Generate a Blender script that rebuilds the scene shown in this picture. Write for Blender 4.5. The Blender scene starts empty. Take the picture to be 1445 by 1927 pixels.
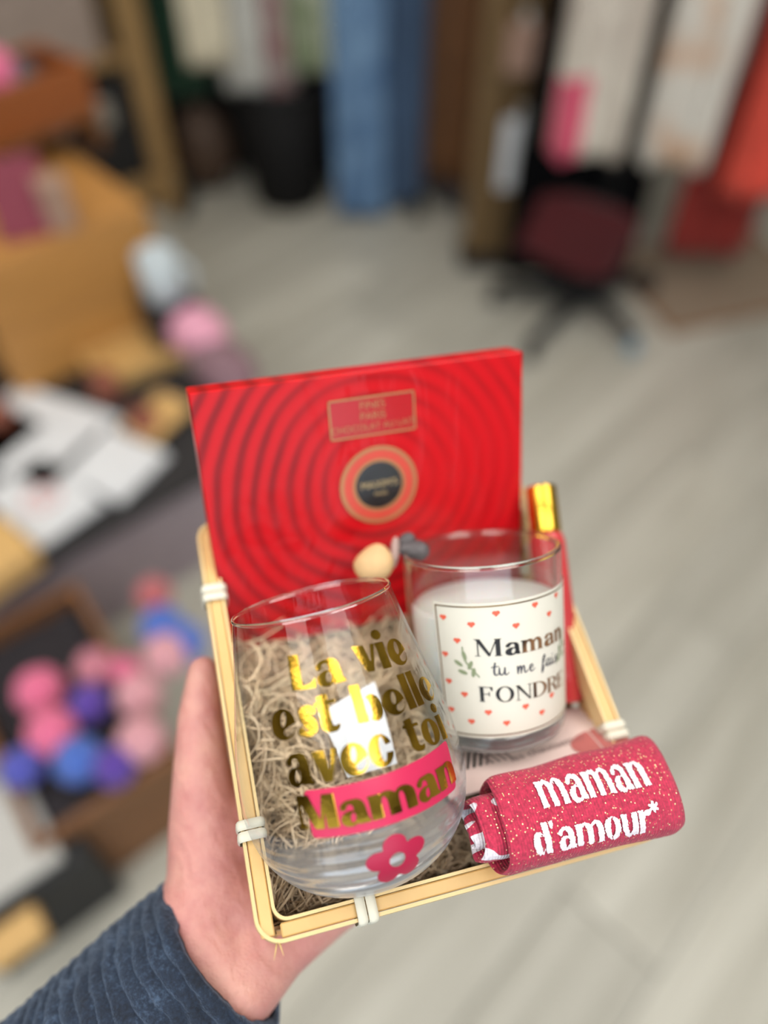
import bpy, bmesh, math, random
import numpy as np
from mathutils import Vector, Matrix, noise

random.seed(7)
rng = np.random.default_rng(7)
scene = bpy.context.scene
COL = scene.collection

# ------------------------------------------------------------------ camera, world, lights, exposure
FPX, PCX, PCY = 1455.0, 722.5, 963.5            # focal length and centre of a 1445 x 1927 frame
PITCH, CAM_H = math.radians(50), 1.45
cam_d = bpy.data.cameras.new('camera')
cam = bpy.data.objects.new('camera', cam_d)
COL.objects.link(cam)
cam.location = (0, 0, CAM_H)
cam.rotation_euler = (math.pi / 2 - PITCH, 0, 0)
cam_d.sensor_fit = 'VERTICAL'
cam_d.sensor_height = 36.0
cam_d.lens = FPX / 1927 * 36.0
cam_d.clip_start = 0.02
cam_d.dof.use_dof = True
cam_d.dof.focus_distance = 0.297
cam_d.dof.aperture_fstop = 1.95
scene.camera = cam

world = bpy.data.worlds.new('world')
scene.world = world
world.use_nodes = True
bg = world.node_tree.nodes['Background']
bg.inputs[0].default_value = (0.80, 0.90, 1.0, 1)
bg.inputs[1].default_value = 1.0

scene.view_settings.view_transform = 'Standard'
scene.view_settings.look = 'None'
scene.view_settings.gamma = 1.0
scene.view_settings.use_curve_mapping = False
scene.view_settings.exposure = -0.86
scene.cycles.caustics_reflective = False
scene.cycles.caustics_refractive = False
scene.cycles.max_bounces = 6
scene.cycles.diffuse_bounces = 2
scene.cycles.glossy_bounces = 3
scene.cycles.adaptive_threshold = 0.05
scene.cycles.adaptive_min_samples = 20
scene.cycles.transparent_max_bounces = 14
scene.cycles.sample_clamp_indirect = 6.0


def area_light(name, loc, rot, sx, sy, power, col):
    l = bpy.data.lights.new(name, 'AREA')
    l.shape = 'RECTANGLE'
    l.size, l.size_y, l.energy, l.color = sx, sy, power, col
    o = bpy.data.objects.new(name, l)
    COL.objects.link(o)
    o.location, o.rotation_euler = loc, rot
    return o


# daylight through the shop window behind the photographer
area_light('window_daylight', (0.3, -2.55, 1.55), (math.radians(90), 0, 0), 3.6, 2.1, 58, (0.72, 0.86, 1.0))
PANELS = [(-0.9, -0.7), (0.9, -0.7), (-0.9, 0.7), (0.9, 0.7), (-0.9, 2.5), (0.9, 2.5)]
PANEL_POWER = [28, 28, 22, 22, 1.5, 2]
for (lx, ly), pw in zip(PANELS, PANEL_POWER):
    area_light('ceiling_lamp_light', (lx, ly, 2.70), (0, 0, 0), 1.18, 1.18, pw, (1.0, 0.97, 0.93))

# ------------------------------------------------------------------ frames
FW = Vector((0, math.cos(PITCH), -math.sin(PITCH)))
UP = Vector((0, math.sin(PITCH), math.cos(PITCH)))
RT = Vector((1, 0, 0))
CAM0 = Vector((0, 0, CAM_H))


def cdir(v):                                    # (right, down, forward) -> world direction
    return RT * v[0] - UP * v[1] + FW * v[2]


def cpt(v):
    return CAM0 + cdir(v)


def P(u, v, d):                                 # point seen at u, v at depth d
    return cpt(((u - PCX) / FPX * d, (v - PCY) / FPX * d, d))


def ray(u, v):
    return cdir(((u - PCX) / FPX, (v - PCY) / FPX, 1.0))


def G(u, v, z):                                 # point seen at u, v at height z
    r = ray(u, v)
    return CAM0 + r * ((z - CAM_H) / r.z)


def frame(o, x, y, z):
    m = Matrix((x, y, z)).transposed().to_4x4()
    m.translation = o
    return m


def axis_frame(u, v, d, tilt, el):
    """upright axis of a round thing: seen at u,v, leaning by tilt in the image, seen from el degrees above"""
    r = ray(u, v).normalized()
    t, e = math.radians(tilt), math.radians(el)
    upv = cdir((math.sin(t), -math.cos(t), 0))
    upv = (upv - r * upv.dot(r)).normalized()
    a = (upv * math.cos(e) - r * math.sin(e)).normalized()
    x = a.cross(r).normalized()
    if x.dot(RT) < 0:
        x = -x
    y = a.cross(x)
    return P(u, v, d), x, y, a                  # y points away from the viewer


# ------------------------------------------------------------------ materials
def lin(c):
    return tuple(((x / 255) / 12.92 if x / 255 <= 0.04045 else ((x / 255 + 0.055) / 1.055) ** 2.4) for x in c)


class NT:
    def __init__(self, name):
        self.m = bpy.data.materials.new(name)
        self.m.use_nodes = True
        self.t = self.m.node_tree
        self.b = self.t.nodes['Principled BSDF']
        self.out = self.t.nodes['Material Output']

    def n(self, typ, **kw):
        nd = self.t.nodes.new(typ)
        for k, v in kw.items():
            if k.startswith('i_'):
                nd.inputs[k[2:].replace('_', ' ')].default_value = v
            else:
                setattr(nd, k, v)
        return nd

    def l(self, a, b):
        self.t.links.new(a, b)

    def math(self, op, a, b=None, c=None):
        nd = self.n('ShaderNodeMath', operation=op)
        for i, x in enumerate((a, b, c)):
            if x is None:
                continue
            if hasattr(x, 'links') or hasattr(x, 'is_linked'):
                self.l(x, nd.inputs[i])
            else:
                nd.inputs[i].default_value = x
        return nd.outputs[0]

    def mix(self, fac, a, b):
        nd = self.n('ShaderNodeMix', data_type='RGBA')
        for s, x in ((nd.inputs[0], fac), (nd.inputs[6], a), (nd.inputs[7], b)):
            if hasattr(x, 'is_linked'):
                self.l(x, s)
            elif isinstance(x, (int, float)):
                s.default_value = x
            else:
                s.default_value = tuple(x) + (1,) if len(x) == 3 else x
        return nd.outputs[2]

    def ramp(self, fac, stops):
        nd = self.n('ShaderNodeValToRGB')
        el = nd.color_ramp.elements
        while len(el) < len(stops):
            el.new(0.5)
        for e, (p, c) in zip(el, stops):
            e.position = p
            e.color = tuple(c) + (1,) if len(c) == 3 else c
        self.l(fac, nd.inputs[0])
        return nd.outputs[0]

    def coords(self, scale=(1, 1, 1), kind='Object'):
        tc = self.n('ShaderNodeTexCoord')
        mp = self.n('ShaderNodeMapping')
        mp.inputs['Scale'].default_value = scale
        self.l(tc.outputs[kind], mp.inputs[0])
        return mp.outputs[0]

    def noise(self, scale, detail=3, rough=0.5, vec=None, dist=0.0):
        nd = self.n('ShaderNodeTexNoise')
        nd.inputs['Scale'].default_value = scale
        nd.inputs['Detail'].default_value = detail
        nd.inputs['Roughness'].default_value = rough
        nd.inputs['Distortion'].default_value = dist
        self.l(vec if vec is not None else self.coords(), nd.inputs['Vector'])
        return nd.outputs[0]

    def bump(self, h, strength=0.3, dist=0.001):
        nd = self.n('ShaderNodeBump')
        nd.inputs['Strength'].default_value = strength
        nd.inputs['Distance'].default_value = dist
        self.l(h, nd.inputs['Height'])
        self.l(nd.outputs[0], self.b.inputs['Normal'])
        return nd

    def set(self, **kw):
        for k, v in kw.items():
            s = self.b.inputs[k.replace('_', ' ')]
            if hasattr(v, 'is_linked'):
                self.l(v, s)
            elif isinstance(v, (tuple, list)) and len(v) == 3 and s.type == 'RGBA':
                s.default_value = tuple(v) + (1,)
            else:
                s.default_value = v
        return self


def mat(name, c, rough=0.5, metal=0.0, var=0.15, scale=30.0, bump=0.0, bscale=200.0, bdist=0.0005, **kw):
    k = NT(name)
    c = lin(c)
    if var > 0:
        lo = tuple(x * (1 - var) for x in c)
        hi = tuple(min(1, x * (1 + var)) for x in c)
        k.set(Base_Color=k.ramp(k.noise(scale), [(0.3, lo), (0.7, hi)]))
    else:
        k.set(Base_Color=c)
    k.set(Roughness=rough, Metallic=metal, **kw)
    if bump > 0:
        k.bump(k.noise(bscale, 4), bump, bdist)
    return k.m


def wood_mat(name, c, rough=0.5, sc=(4, 60, 60), var=0.22, per_object=0.15):
    k = NT(name)
    c = lin(c)
    nz = k.noise(1.0, 5, 0.6, k.coords(sc), 0.6)
    colr = k.ramp(nz, [(0.25, tuple(x * (1 - var) for x in c)), (0.75, tuple(min(1, x * (1 + var)) for x in c))])
    oi = k.n('ShaderNodeObjectInfo')
    f = k.math('MULTIPLY_ADD', oi.outputs['Random'], 2 * per_object, 1 - per_object)
    hsv = k.n('ShaderNodeHueSaturation')
    k.l(colr, hsv.inputs['Color'])
    k.l(f, hsv.inputs['Value'])
    k.set(Base_Color=hsv.outputs[0], Roughness=rough)
    k.bump(nz, 0.15, 0.0005)
    return k.m


def thin_glass(name, tint=(0.97, 0.985, 0.98), f0=0.035, rough=0.03, wavy=0.0):
    k = NT(name)
    lw = k.n('ShaderNodeLayerWeight')
    lw.inputs[0].default_value = 0.5
    f = k.math('POWER', lw.outputs['Facing'], 3.2)
    f = k.math('MULTIPLY_ADD', f, 0.80, f0)
    tr = k.n('ShaderNodeBsdfTransparent')
    tr.inputs[0].default_value = tuple(tint) + (1,)
    gl = k.n('ShaderNodeBsdfGlossy')
    gl.inputs['Roughness'].default_value = rough
    if wavy > 0:
        bp = k.n('ShaderNodeBump')
        bp.inputs['Strength'].default_value = wavy
        bp.inputs['Distance'].default_value = 0.002
        k.l(k.noise(1.0, 2, 0.5, k.coords((30, 30, 90)), 1.0), bp.inputs['Height'])
        k.l(bp.outputs[0], gl.inputs['Normal'])
    mx = k.n('ShaderNodeMixShader')
    k.l(f, mx.inputs[0])
    k.l(tr.outputs[0], mx.inputs[1])
    k.l(gl.outputs[0], mx.inputs[2])
    k.l(mx.outputs[0], k.out.inputs[0])
    return k.m


def foot_glass(name, tint, f0, rough, fade=0.0):
    """thick glass bottom: clear with strong rolling reflections and a bluish-white glow mixed in"""
    k = NT(name)
    lw = k.n('ShaderNodeLayerWeight')
    lw.inputs[0].default_value = 0.5
    f = k.math('MULTIPLY_ADD', k.math('POWER', lw.outputs['Facing'], 1.6), 0.75, f0)
    if fade > 0:                                # reflections and the painted paleness grow towards the foot
        tc = k.n('ShaderNodeTexCoord')
        sp = k.n('ShaderNodeSeparateXYZ')
        k.l(tc.outputs['Object'], sp.inputs[0])
        g_ = k.n('ShaderNodeMapRange', interpolation_type='SMOOTHSTEP')
        k.l(sp.outputs[2], g_.inputs[0])
        g_.inputs[1].default_value, g_.inputs[2].default_value, g_.inputs[3].default_value, g_.inputs[4].default_value = fade, 0.006, 0.22, 1.0
        f = k.math('MULTIPLY', f, g_.outputs[0])
    tr = k.n('ShaderNodeBsdfTransparent')
    tr.inputs[0].default_value = tuple(tint) + (1,)
    gl = k.n('ShaderNodeBsdfGlossy')
    gl.inputs['Roughness'].default_value = rough
    w = k.n('ShaderNodeTexWave', wave_type='BANDS', bands_direction='Z')
    w.inputs['Scale'].default_value = 55
    w.inputs['Distortion'].default_value = 2.0
    w.inputs['Detail'].default_value = 1
    k.l(k.coords(), w.inputs['Vector'])
    bp = k.n('ShaderNodeBump')
    bp.inputs['Strength'].default_value = 0.3
    bp.inputs['Distance'].default_value = 0.0025
    k.l(w.outputs['Fac'], bp.inputs['Height'])
    k.l(bp.outputs[0], gl.inputs['Normal'])
    mx = k.n('ShaderNodeMixShader')
    k.l(f, mx.inputs[0])
    k.l(tr.outputs[0], mx.inputs[1])
    k.l(gl.outputs[0], mx.inputs[2])
    tl = k.n('ShaderNodeBsdfTranslucent')
    tl.inputs[0].default_value = (0.90, 0.95, 1.0, 1)
    df = k.n('ShaderNodeBsdfDiffuse')
    df.inputs[0].default_value = (0.90, 0.95, 1.0, 1)
    ad = k.n('ShaderNodeMixShader')
    k.l(tl.outputs[0], ad.inputs[1])
    k.l(df.outputs[0], ad.inputs[2])
    m2 = k.n('ShaderNodeMixShader')             # bluish-white diffuse colour standing in for light gathered in the thick glass
    k.l(k.math('MULTIPLY', f, 0.45), m2.inputs[0])
    k.l(mx.outputs[0], m2.inputs[1])
    k.l(ad.outputs[0], m2.inputs[2])
    k.l(m2.outputs[0], k.out.inputs[0])
    return k.m


def solid_glass(name, c=(1, 1, 1), rough=0.0):
    k = NT(name)
    k.set(Base_Color=c, Roughness=rough, IOR=1.48, Transmission_Weight=1.0)
    return k.m


M = {}
M['bamboo'] = wood_mat('bamboo', (226, 186, 122), 0.38, (25, 25, 160), 0.10, 0.06)
M['bamboo_pale'] = wood_mat('bamboo_pale', (236, 206, 148), 0.35, (25, 25, 160), 0.08, 0.05)
M['bamboo_wall'] = wood_mat('bamboo_wall', (205, 160, 105), 0.5, (60, 60, 300), 0.18, 0.18)
M['tie'] = mat('tie_binding', (226, 222, 204), 0.45, var=0.04, bump=0.1, bscale=300)
M['wool'] = mat('wood_wool', (244, 216, 182), 0.6, var=0.16, scale=90)
M['glass_wall'] = thin_glass('clear_glass', wavy=0.10)
M['jar_wall'] = thin_glass('jar_glass', (0.95, 0.985, 0.97), 0.07)
M['glass_solid'] = solid_glass('thick_clear_glass', (0.97, 0.99, 1.0))
M['jar_solid'] = solid_glass('thick_jar_glass', (0.86, 0.95, 0.91), 0.03)
M['glass_foot'] = foot_glass('heavy_glass_foot', (0.97, 0.985, 1.0), 0.32, 0.18, 0.042)
M['jar_foot'] = foot_glass('heavy_jar_foot', (0.84, 0.92, 0.88), 0.20, 0.15)
M['wax'] = mat('white_wax', (248, 246, 242), 0.4, var=0.02, Subsurface_Weight=0.2)
M['pink_print'] = mat('pink_vinyl', (208, 45, 88), 0.35, var=0.03)
M['rose_print'] = mat('rose_vinyl', (186, 34, 72), 0.35, var=0.03)
M['ivory'] = mat('ivory_paper', (230, 226, 211), 0.55, var=0.02)
M['heart'] = mat('coral_print', (236, 104, 78), 0.5, var=0.05)
M['leaf_print'] = mat('sage_print', (146, 158, 122), 0.5, var=0.08)
M['paper'] = mat('white_paper', (240, 242, 246), 0.6, var=0.03)
M['black_print'] = mat('black_print', (40, 38, 36), 0.4, var=0.1)
M['navy_print'] = mat('navy_script_print', (60, 62, 76), 0.4, var=0.1)
M['medal_black'] = mat('medallion_black', (34, 28, 28), 0.25, var=0.1, Coat_Weight=0.6)
M['medal_orange'] = mat('medallion_coral', (216, 78, 62), 0.3, var=0.05)
M['gold_dull'] = mat('box_gold', (196, 140, 96), 0.35, 0.5, var=0.08)
M['gold_cap'] = mat('gold_cap_metal', (232, 190, 70), 0.22, 1.0, var=0.03)
M['tan'] = mat('tan_wooden_tip', (216, 178, 128), 0.6, var=0.12, scale=120)
M['grey_ribbon'] = mat('grey_ribbon', (84, 78, 80), 0.45, var=0.2, scale=80)


def foil_mat():
    k = NT('gold_foil')
    nz = k.noise(900, 3, 0.6)
    nz2 = k.noise(55, 2, 0.5)
    k.set(Base_Color=k.ramp(nz2, [(0.35, lin((158, 122, 40))), (0.65, lin((222, 180, 68)))]), Metallic=1.0, Roughness=0.09)
    h = k.math('MULTIPLY_ADD', nz2, 6.0, nz)
    k.bump(h, 0.10, 0.0006)
    return k.m


M['foil'] = foil_mat()


def label_foil():
    k = NT('label_foil_painted_sheen')
    tc = k.n('ShaderNodeTexCoord')
    sp = k.n('ShaderNodeSeparateXYZ')
    k.l(tc.outputs['Object'], sp.inputs[0])
    nz = k.math('ADD', k.math('MULTIPLY', k.noise(60, 1, 0.4), 0.5), k.math('MULTIPLY_ADD', sp.outputs[0], 14.0, 0.12))  # black-to-bronze drift along x paints the foil's reflections into its colour
    k.set(Base_Color=k.ramp(nz, [(0.53, lin((40, 37, 36))), (0.64, lin((168, 124, 88)))]), Metallic=k.math('MULTIPLY', nz, 0.8), Roughness=0.3)
    return k.m


M['label_foil'] = label_foil()


def skin_mat():
    k = NT('skin')
    a = k.noise(34, 4, 0.6)
    b = k.noise(150, 4, 0.65)
    c1 = k.ramp(a, [(0.30, lin((222, 162, 148))), (0.50, lin((206, 136, 130))), (0.70, lin((182, 102, 106)))])
    k.set(Base_Color=k.mix(k.math('MULTIPLY', b, 0.45), c1, lin((230, 184, 170))), Roughness=0.46,
          Subsurface_Weight=0.12, Subsurface_Radius=(0.010, 0.004, 0.003), Subsurface_Scale=0.25)
    w = k.n('ShaderNodeTexWave', wave_type='BANDS', bands_direction='DIAGONAL')
    w.inputs['Scale'].default_value = 55
    w.inputs['Distortion'].default_value = 9
    w.inputs['Detail'].default_value = 4
    w.inputs['Detail Scale'].default_value = 1.6
    k.l(k.coords((1.0, 0.6, 0.4)), w.inputs['Vector'])
    vo = k.n('ShaderNodeTexVoronoi', feature='DISTANCE_TO_EDGE')
    vo.inputs['Scale'].default_value = 620
    k.l(k.coords(), vo.inputs['Vector'])
    h = k.math('ADD', k.math('MULTIPLY', k.noise(260, 4, 0.65), 0.7), k.math('MULTIPLY', w.outputs['Fac'], 0.45))
    h = k.math('ADD', h, k.math('MULTIPLY', vo.outputs['Distance'], 0.6))
    k.bump(h, 0.55, 0.0009)
    return k.m


M['skin'] = skin_mat()


def velvet_mat():
    k = NT('navy_corduroy')
    nz = k.noise(700, 3, 0.7)
    n2 = k.noise(60, 3, 0.6)
    f = k.math('ADD', k.math('MULTIPLY', nz, 0.5), k.math('MULTIPLY', n2, 0.5))
    k.set(Base_Color=k.ramp(f, [(0.36, lin((15, 23, 37))), (0.52, lin((32, 46, 66))), (0.68, lin((76, 96, 122)))]), Roughness=0.85,
          Sheen_Weight=0.5, Sheen_Roughness=0.4, Sheen_Tint=(0.5, 0.65, 0.9, 1))
    k.bump(nz, 0.8, 0.0012)
    return k.m


M['velvet'] = velvet_mat()


def sock_mat(name, base, pattern=False):
    k = NT(name)
    co = k.coords()
    vo = k.n('ShaderNodeTexVoronoi')
    vo.inputs['Scale'].default_value = 1350
    k.l(co, vo.inputs['Vector'])
    sep = k.n('ShaderNodeSeparateColor')
    k.l(vo.outputs['Color'], sep.inputs[0])
    spark = k.math('GREATER_THAN', sep.outputs[0], 0.90)
    near = k.math('LESS_THAN', vo.outputs['Distance'], 0.42)
    spark = k.math('MULTIPLY', spark, near)
    b = lin(base)
    basec = k.ramp(k.noise(700, 3, 0.6), [(0.35, tuple(x * 0.72 for x in b)), (0.65, tuple(min(1, x * 1.22) for x in b))])
    pc = k.mix(spark, basec, lin((255, 226, 170)))
    if pattern:                                 # white motifs knitted into the inner turns
        at = k.n('ShaderNodeAttribute', attribute_name='motif')
        mr_ = k.n('ShaderNodeMapRange')
        k.l(at.outputs['Fac'], mr_.inputs[0])
        mr_.inputs[1].default_value, mr_.inputs[2].default_value = 0.47, 0.53
        pc = k.mix(mr_.outputs[0], pc, k.ramp(k.noise(900, 3), [(0.3, lin((214, 206, 216))), (0.7, lin((248, 244, 250)))]))
        spark = k.math('MULTIPLY', spark, k.math('SUBTRACT', 1.0, mr_.outputs[0]))
    k.set(Base_Color=pc, Metallic=k.math('MULTIPLY', spark, 0.55),
          Roughness=k.math('MULTIPLY_ADD', spark, -0.55, 0.85), Sheen_Weight=0.15)
    w = k.n('ShaderNodeTexWave', wave_type='BANDS', bands_direction='X')
    w.inputs['Scale'].default_value = 260
    w.inputs['Distortion'].default_value = 1.5
    w.inputs['Detail'].default_value = 2
    k.l(co, w.inputs['Vector'])
    h = k.math('ADD', k.math('MULTIPLY', w.outputs['Fac'], 0.6), k.math('MULTIPLY', k.noise(900, 2), 0.5))
    k.bump(h, 0.6, 0.0008)
    return k.m


M['sock'] = sock_mat('pink_lurex_knit', (190, 45, 78))
M['sock_motif'] = sock_mat('pink_lurex_knit_white_motifs', (190, 45, 78), True)
M['sock_white'] = mat('white_knit', (228, 220, 226), 0.8, var=0.10, scale=900, bump=0.6, bscale=900, bdist=0.0008)


def box_mat(cx_, cz_):
    k = NT('red_ringed_board')
    tc = k.n('ShaderNodeTexCoord')
    sp = k.n('ShaderNodeSeparateXYZ')
    k.l(tc.outputs['Object'], sp.inputs[0])
    dx = k.math('SUBTRACT', sp.outputs[0], cx_)
    dy = k.math('MULTIPLY', k.math('SUBTRACT', sp.outputs[1], cz_), 1.0)
    d = k.math('SQRT', k.math('ADD', k.math('MULTIPLY', dx, dx), k.math('MULTIPLY', dy, dy)))
    wob = k.math('MULTIPLY_ADD', k.noise(14, 2), 0.010, -0.005)
    d = k.math('ADD', d, wob)
    s = k.math('SINE', k.math('MULTIPLY', d, 2 * math.pi / 0.0082))
    far = k.math('GREATER_THAN', d, 0.019)
    f = k.math('MULTIPLY', k.math('MULTIPLY_ADD', s, 0.5, 0.5), far)
    md = k.n('ShaderNodeMapRange')
    k.l(k.math('ADD', k.noise(16, 2), k.math('MULTIPLY', dx, -2.6)), md.inputs[0])  # rings weakened to the right, imitating sheen on the lid by colour
    md.inputs[1].default_value, md.inputs[2].default_value, md.inputs[3].default_value, md.inputs[4].default_value = 0.30, 0.75, 0.42, 1.0
    f = k.math('MULTIPLY', f, md.outputs[0])
    colr = k.ramp(f, [(0.0, lin((208, 2, 18))), (0.4, lin((198, 2, 16))), (1.0, lin((142, 1, 10)))])
    k.set(Base_Color=colr, Roughness=0.5, Specular_IOR_Level=0.25, Coat_Weight=0.30, Coat_Roughness=0.10)
    bp = k.bump(s, 0.10, 0.0006)
    b2 = k.n('ShaderNodeBump')
    b2.inputs['Strength'].default_value = 0.35
    b2.inputs['Distance'].default_value = 0.004
    k.l(k.noise(1.0, 3, 0.55, k.coords((26, 9, 20)), 1.2), b2.inputs['Height'])
    k.l(b2.outputs[0], k.b.inputs['Coat Normal'])
    return k.m


# ------------------------------------------------------------------ mesh helpers
def new_obj(name, me, material=None, parent=None):
    o = bpy.data.objects.new(name, me)
    COL.objects.link(o)
    if material is not None and me is not None and len(me.materials) == 0:
        me.materials.append(material)
    if parent is not None:
        o.parent = parent
    return o


def mesh(name, verts, faces, material=None, parent=None, smooth=False, mw=None):
    me = bpy.data.meshes.new(name)
    me.from_pydata([tuple(v) for v in verts], [], faces)
    me.update()
    if smooth:
        for p in me.polygons:
            p.use_smooth = True
    o = new_obj(name, me, material, parent)
    if mw is not None:
        o.matrix_world = mw
    return o


def tag(o, label, cat=None, group=None, kind=None):
    o['label'] = label
    if cat:
        o['category'] = cat
    if group:
        o['group'] = group
    if kind:
        o['kind'] = kind
    return o


def empty(name, mw, label, cat, group=None):
    o = bpy.data.objects.new(name, None)
    COL.objects.link(o)
    o.empty_display_size = 0.02
    o.matrix_world = mw
    return tag(o, label, cat, group)


def box_geo(c, s):
    (x, y, z), (a, b, d) = c, s
    v = [(x + i * a / 2, y + j * b / 2, z + k * d / 2) for k in (-1, 1) for j in (-1, 1) for i in (-1, 1)]
    f = [(0, 2, 3, 1), (4, 5, 7, 6), (0, 1, 5, 4), (2, 6, 7, 3), (0, 4, 6, 2), (1, 3, 7, 5)]
    return v, f


def bevel_box(name, c, s, material, parent, bev=0.002, segs=2):
    bm = bmesh.new()
    v, f = box_geo(c, s)
    vs = [bm.verts.new(p) for p in v]
    for q in f:
        bm.faces.new([vs[i] for i in q])
    bmesh.ops.bevel(bm, geom=bm.edges[:], offset=bev, segments=segs, affect='EDGES', profile=0.6)
    me = bpy.data.meshes.new(name)
    bm.to_mesh(me)
    bm.free()
    return new_obj(name, me, material, parent)


def tube(path, radii, seg=10, caps=True, flat=1.0, upv=(0, 0, 1)):
    n = len(path)
    path = [Vector(p) for p in path]
    verts, faces = [], []
    if not hasattr(radii, '__len__'):
        radii = [radii] * n
    prev = None
    for i, p in enumerate(path):
        t = (path[min(i + 1, n - 1)] - path[max(i - 1, 0)]).normalized()
        if prev is None:
            u = Vector(upv)
            if abs(u.dot(t)) > 0.95:
                u = Vector((1, 0, 0))
            a = (u - t * u.dot(t)).normalized()
        else:
            a = (prev - t * prev.dot(t)).normalized()
        prev = a
        b = t.cross(a)
        for k in range(seg):
            th = 2 * math.pi * k / seg
            verts.append(p + (a * math.cos(th) * flat + b * math.sin(th)) * radii[i])
    for i in range(n - 1):
        for k in range(seg):
            k2 = (k + 1) % seg
            faces.append((i * seg + k, i * seg + k2, (i + 1) * seg + k2, (i + 1) * seg + k))
    if caps:
        faces.append(tuple(range(seg - 1, -1, -1)))
        faces.append(tuple(range((n - 1) * seg, n * seg)))
    return verts, faces


def revolve(prof, seg=96, close=False):
    """prof: list of (r, z)"""
    verts, faces = [], []
    n = len(prof)
    for r, z in prof:
        for k in range(seg):
            t = 2 * math.pi * k / seg
            verts.append((r * math.cos(t), r * math.sin(t), z))
    for i in range(n if close else n - 1):
        j = (i + 1) % n
        for k in range(seg):
            k2 = (k + 1) % seg
            faces.append((i * seg + k, i * seg + k2, j * seg + k2, j * seg + k))
    return verts, faces


def cat_interp(pts, m):
    """smooth curve through 2-tuples"""
    pts = [Vector(p) for p in pts]
    out = []
    n = len(pts)
    for i in range(n - 1):
        p0, p1, p2, p3 = pts[max(i - 1, 0)], pts[i], pts[i + 1], pts[min(i + 2, n - 1)]
        for k in range(m):
            t = k / m
            out.append(0.5 * ((2 * p1) + (p2 - p0) * t + (2 * p0 - 5 * p1 + 4 * p2 - p3) * t * t + (3 * p1 - p0 - 3 * p2 + p3) * t ** 3))
    out.append(pts[-1])
    return out


# ------------------------------------------------------------------ drawn shapes: fields on a grid -> fine mesh
class Fld:
    def __init__(self, x0, x1, y0, y1, step):
        self.x = np.arange(x0, x1 + step, step)
        self.y = np.arange(y0, y1 + step, step)
        self.X, self.Y = np.meshgrid(self.x, self.y)

    def rect(self, x0, x1, y0, y1):
        return np.maximum.reduce([x0 - self.X, self.X - x1, y0 - self.Y, self.Y - y1])

    def ell(self, cx_, cy_, rx, ry, rot=0.0):
        c, s = math.cos(rot), math.sin(rot)
        dx, dy = self.X - cx_, self.Y - cy_
        a, b = (dx * c + dy * s) / rx, (-dx * s + dy * c) / ry
        return (np.sqrt(a * a + b * b) - 1) * min(rx, ry)

    def poly(self, pts):
        pts = np.array(pts, float)
        d = np.full(self.X.shape, 1e9)
        sgn = np.ones(self.X.shape)
        n = len(pts)
        for i in range(n):
            a, b = pts[i], pts[i - 1]
            ex, ey = b - a
            wx, wy = self.X - a[0], self.Y - a[1]
            t = np.clip((wx * ex + wy * ey) / (ex * ex + ey * ey + 1e-12), 0, 1)
            d = np.minimum(d, (wx - ex * t) ** 2 + (wy - ey * t) ** 2)
            c1, c2, c3 = self.Y >= a[1], self.Y < b[1], ex * wy > ey * wx
            flip = (c1 & c2 & c3) | (~c1 & ~c2 & ~c3)
            sgn = np.where(flip, -sgn, sgn)
        return sgn * np.sqrt(d)

    def chain(self, pts):
        d = np.full(self.X.shape, 1e9)
        for (x0, y0, r0), (x1, y1, r1) in zip(pts[:-1], pts[1:]):
            ex, ey = x1 - x0, y1 - y0
            t = np.clip(((self.X - x0) * ex + (self.Y - y0) * ey) / (ex * ex + ey * ey + 1e-12), 0, 1)
            d = np.minimum(d, np.hypot(self.X - x0 - ex * t, self.Y - y0 - ey * t) - (r0 + (r1 - r0) * t))
        return d

    def smooth_chain(self, pts, m=6):
        return self.chain([tuple(p) for p in cat_interp(pts, m)])

    def to_mesh(self, F):
        """iso-surface F<0 as polygons; returns verts (u, v), faces"""
        verts, faces, idx = [], [], {}
        ny, nx = F.shape

        def corner(j, i):
            k = (j, i)
            if k not in idx:
                idx[k] = len(verts)
                verts.append((self.x[i], self.y[j]))
            return idx[k]

        def cross(a, b):
            k = (a, b) if a < b else (b, a)
            if k not in idx:
                (j0, i0), (j1, i1) = k
                f0, f1 = F[j0, i0], F[j1, i1]
                t = f0 / (f0 - f1)
                idx[k] = len(verts)
                verts.append((self.x[i0] + (self.x[i1] - self.x[i0]) * t, self.y[j0] + (self.y[j1] - self.y[j0]) * t))
            return idx[k]

        ins = F < 0
        act = ins[:-1, :-1] | ins[1:, :-1] | ins[:-1, 1:] | ins[1:, 1:]
        for j, i in zip(*np.nonzero(act)):
            cs = [(j, i), (j, i + 1), (j + 1, i + 1), (j + 1, i)]
            pol = []
            for a, b in zip(cs, cs[1:] + cs[:1]):
                if ins[a]:
                    pol.append(corner(*a))
                if ins[a] != ins[b]:
                    pol.append(cross(a, b))
            if len(pol) >= 3:
                faces.append(tuple(pol))
        return verts, faces


Umin = lambda *a: np.minimum.reduce(a)
sub = lambda a, *b: np.maximum.reduce([a] + [-x for x in b])


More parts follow.
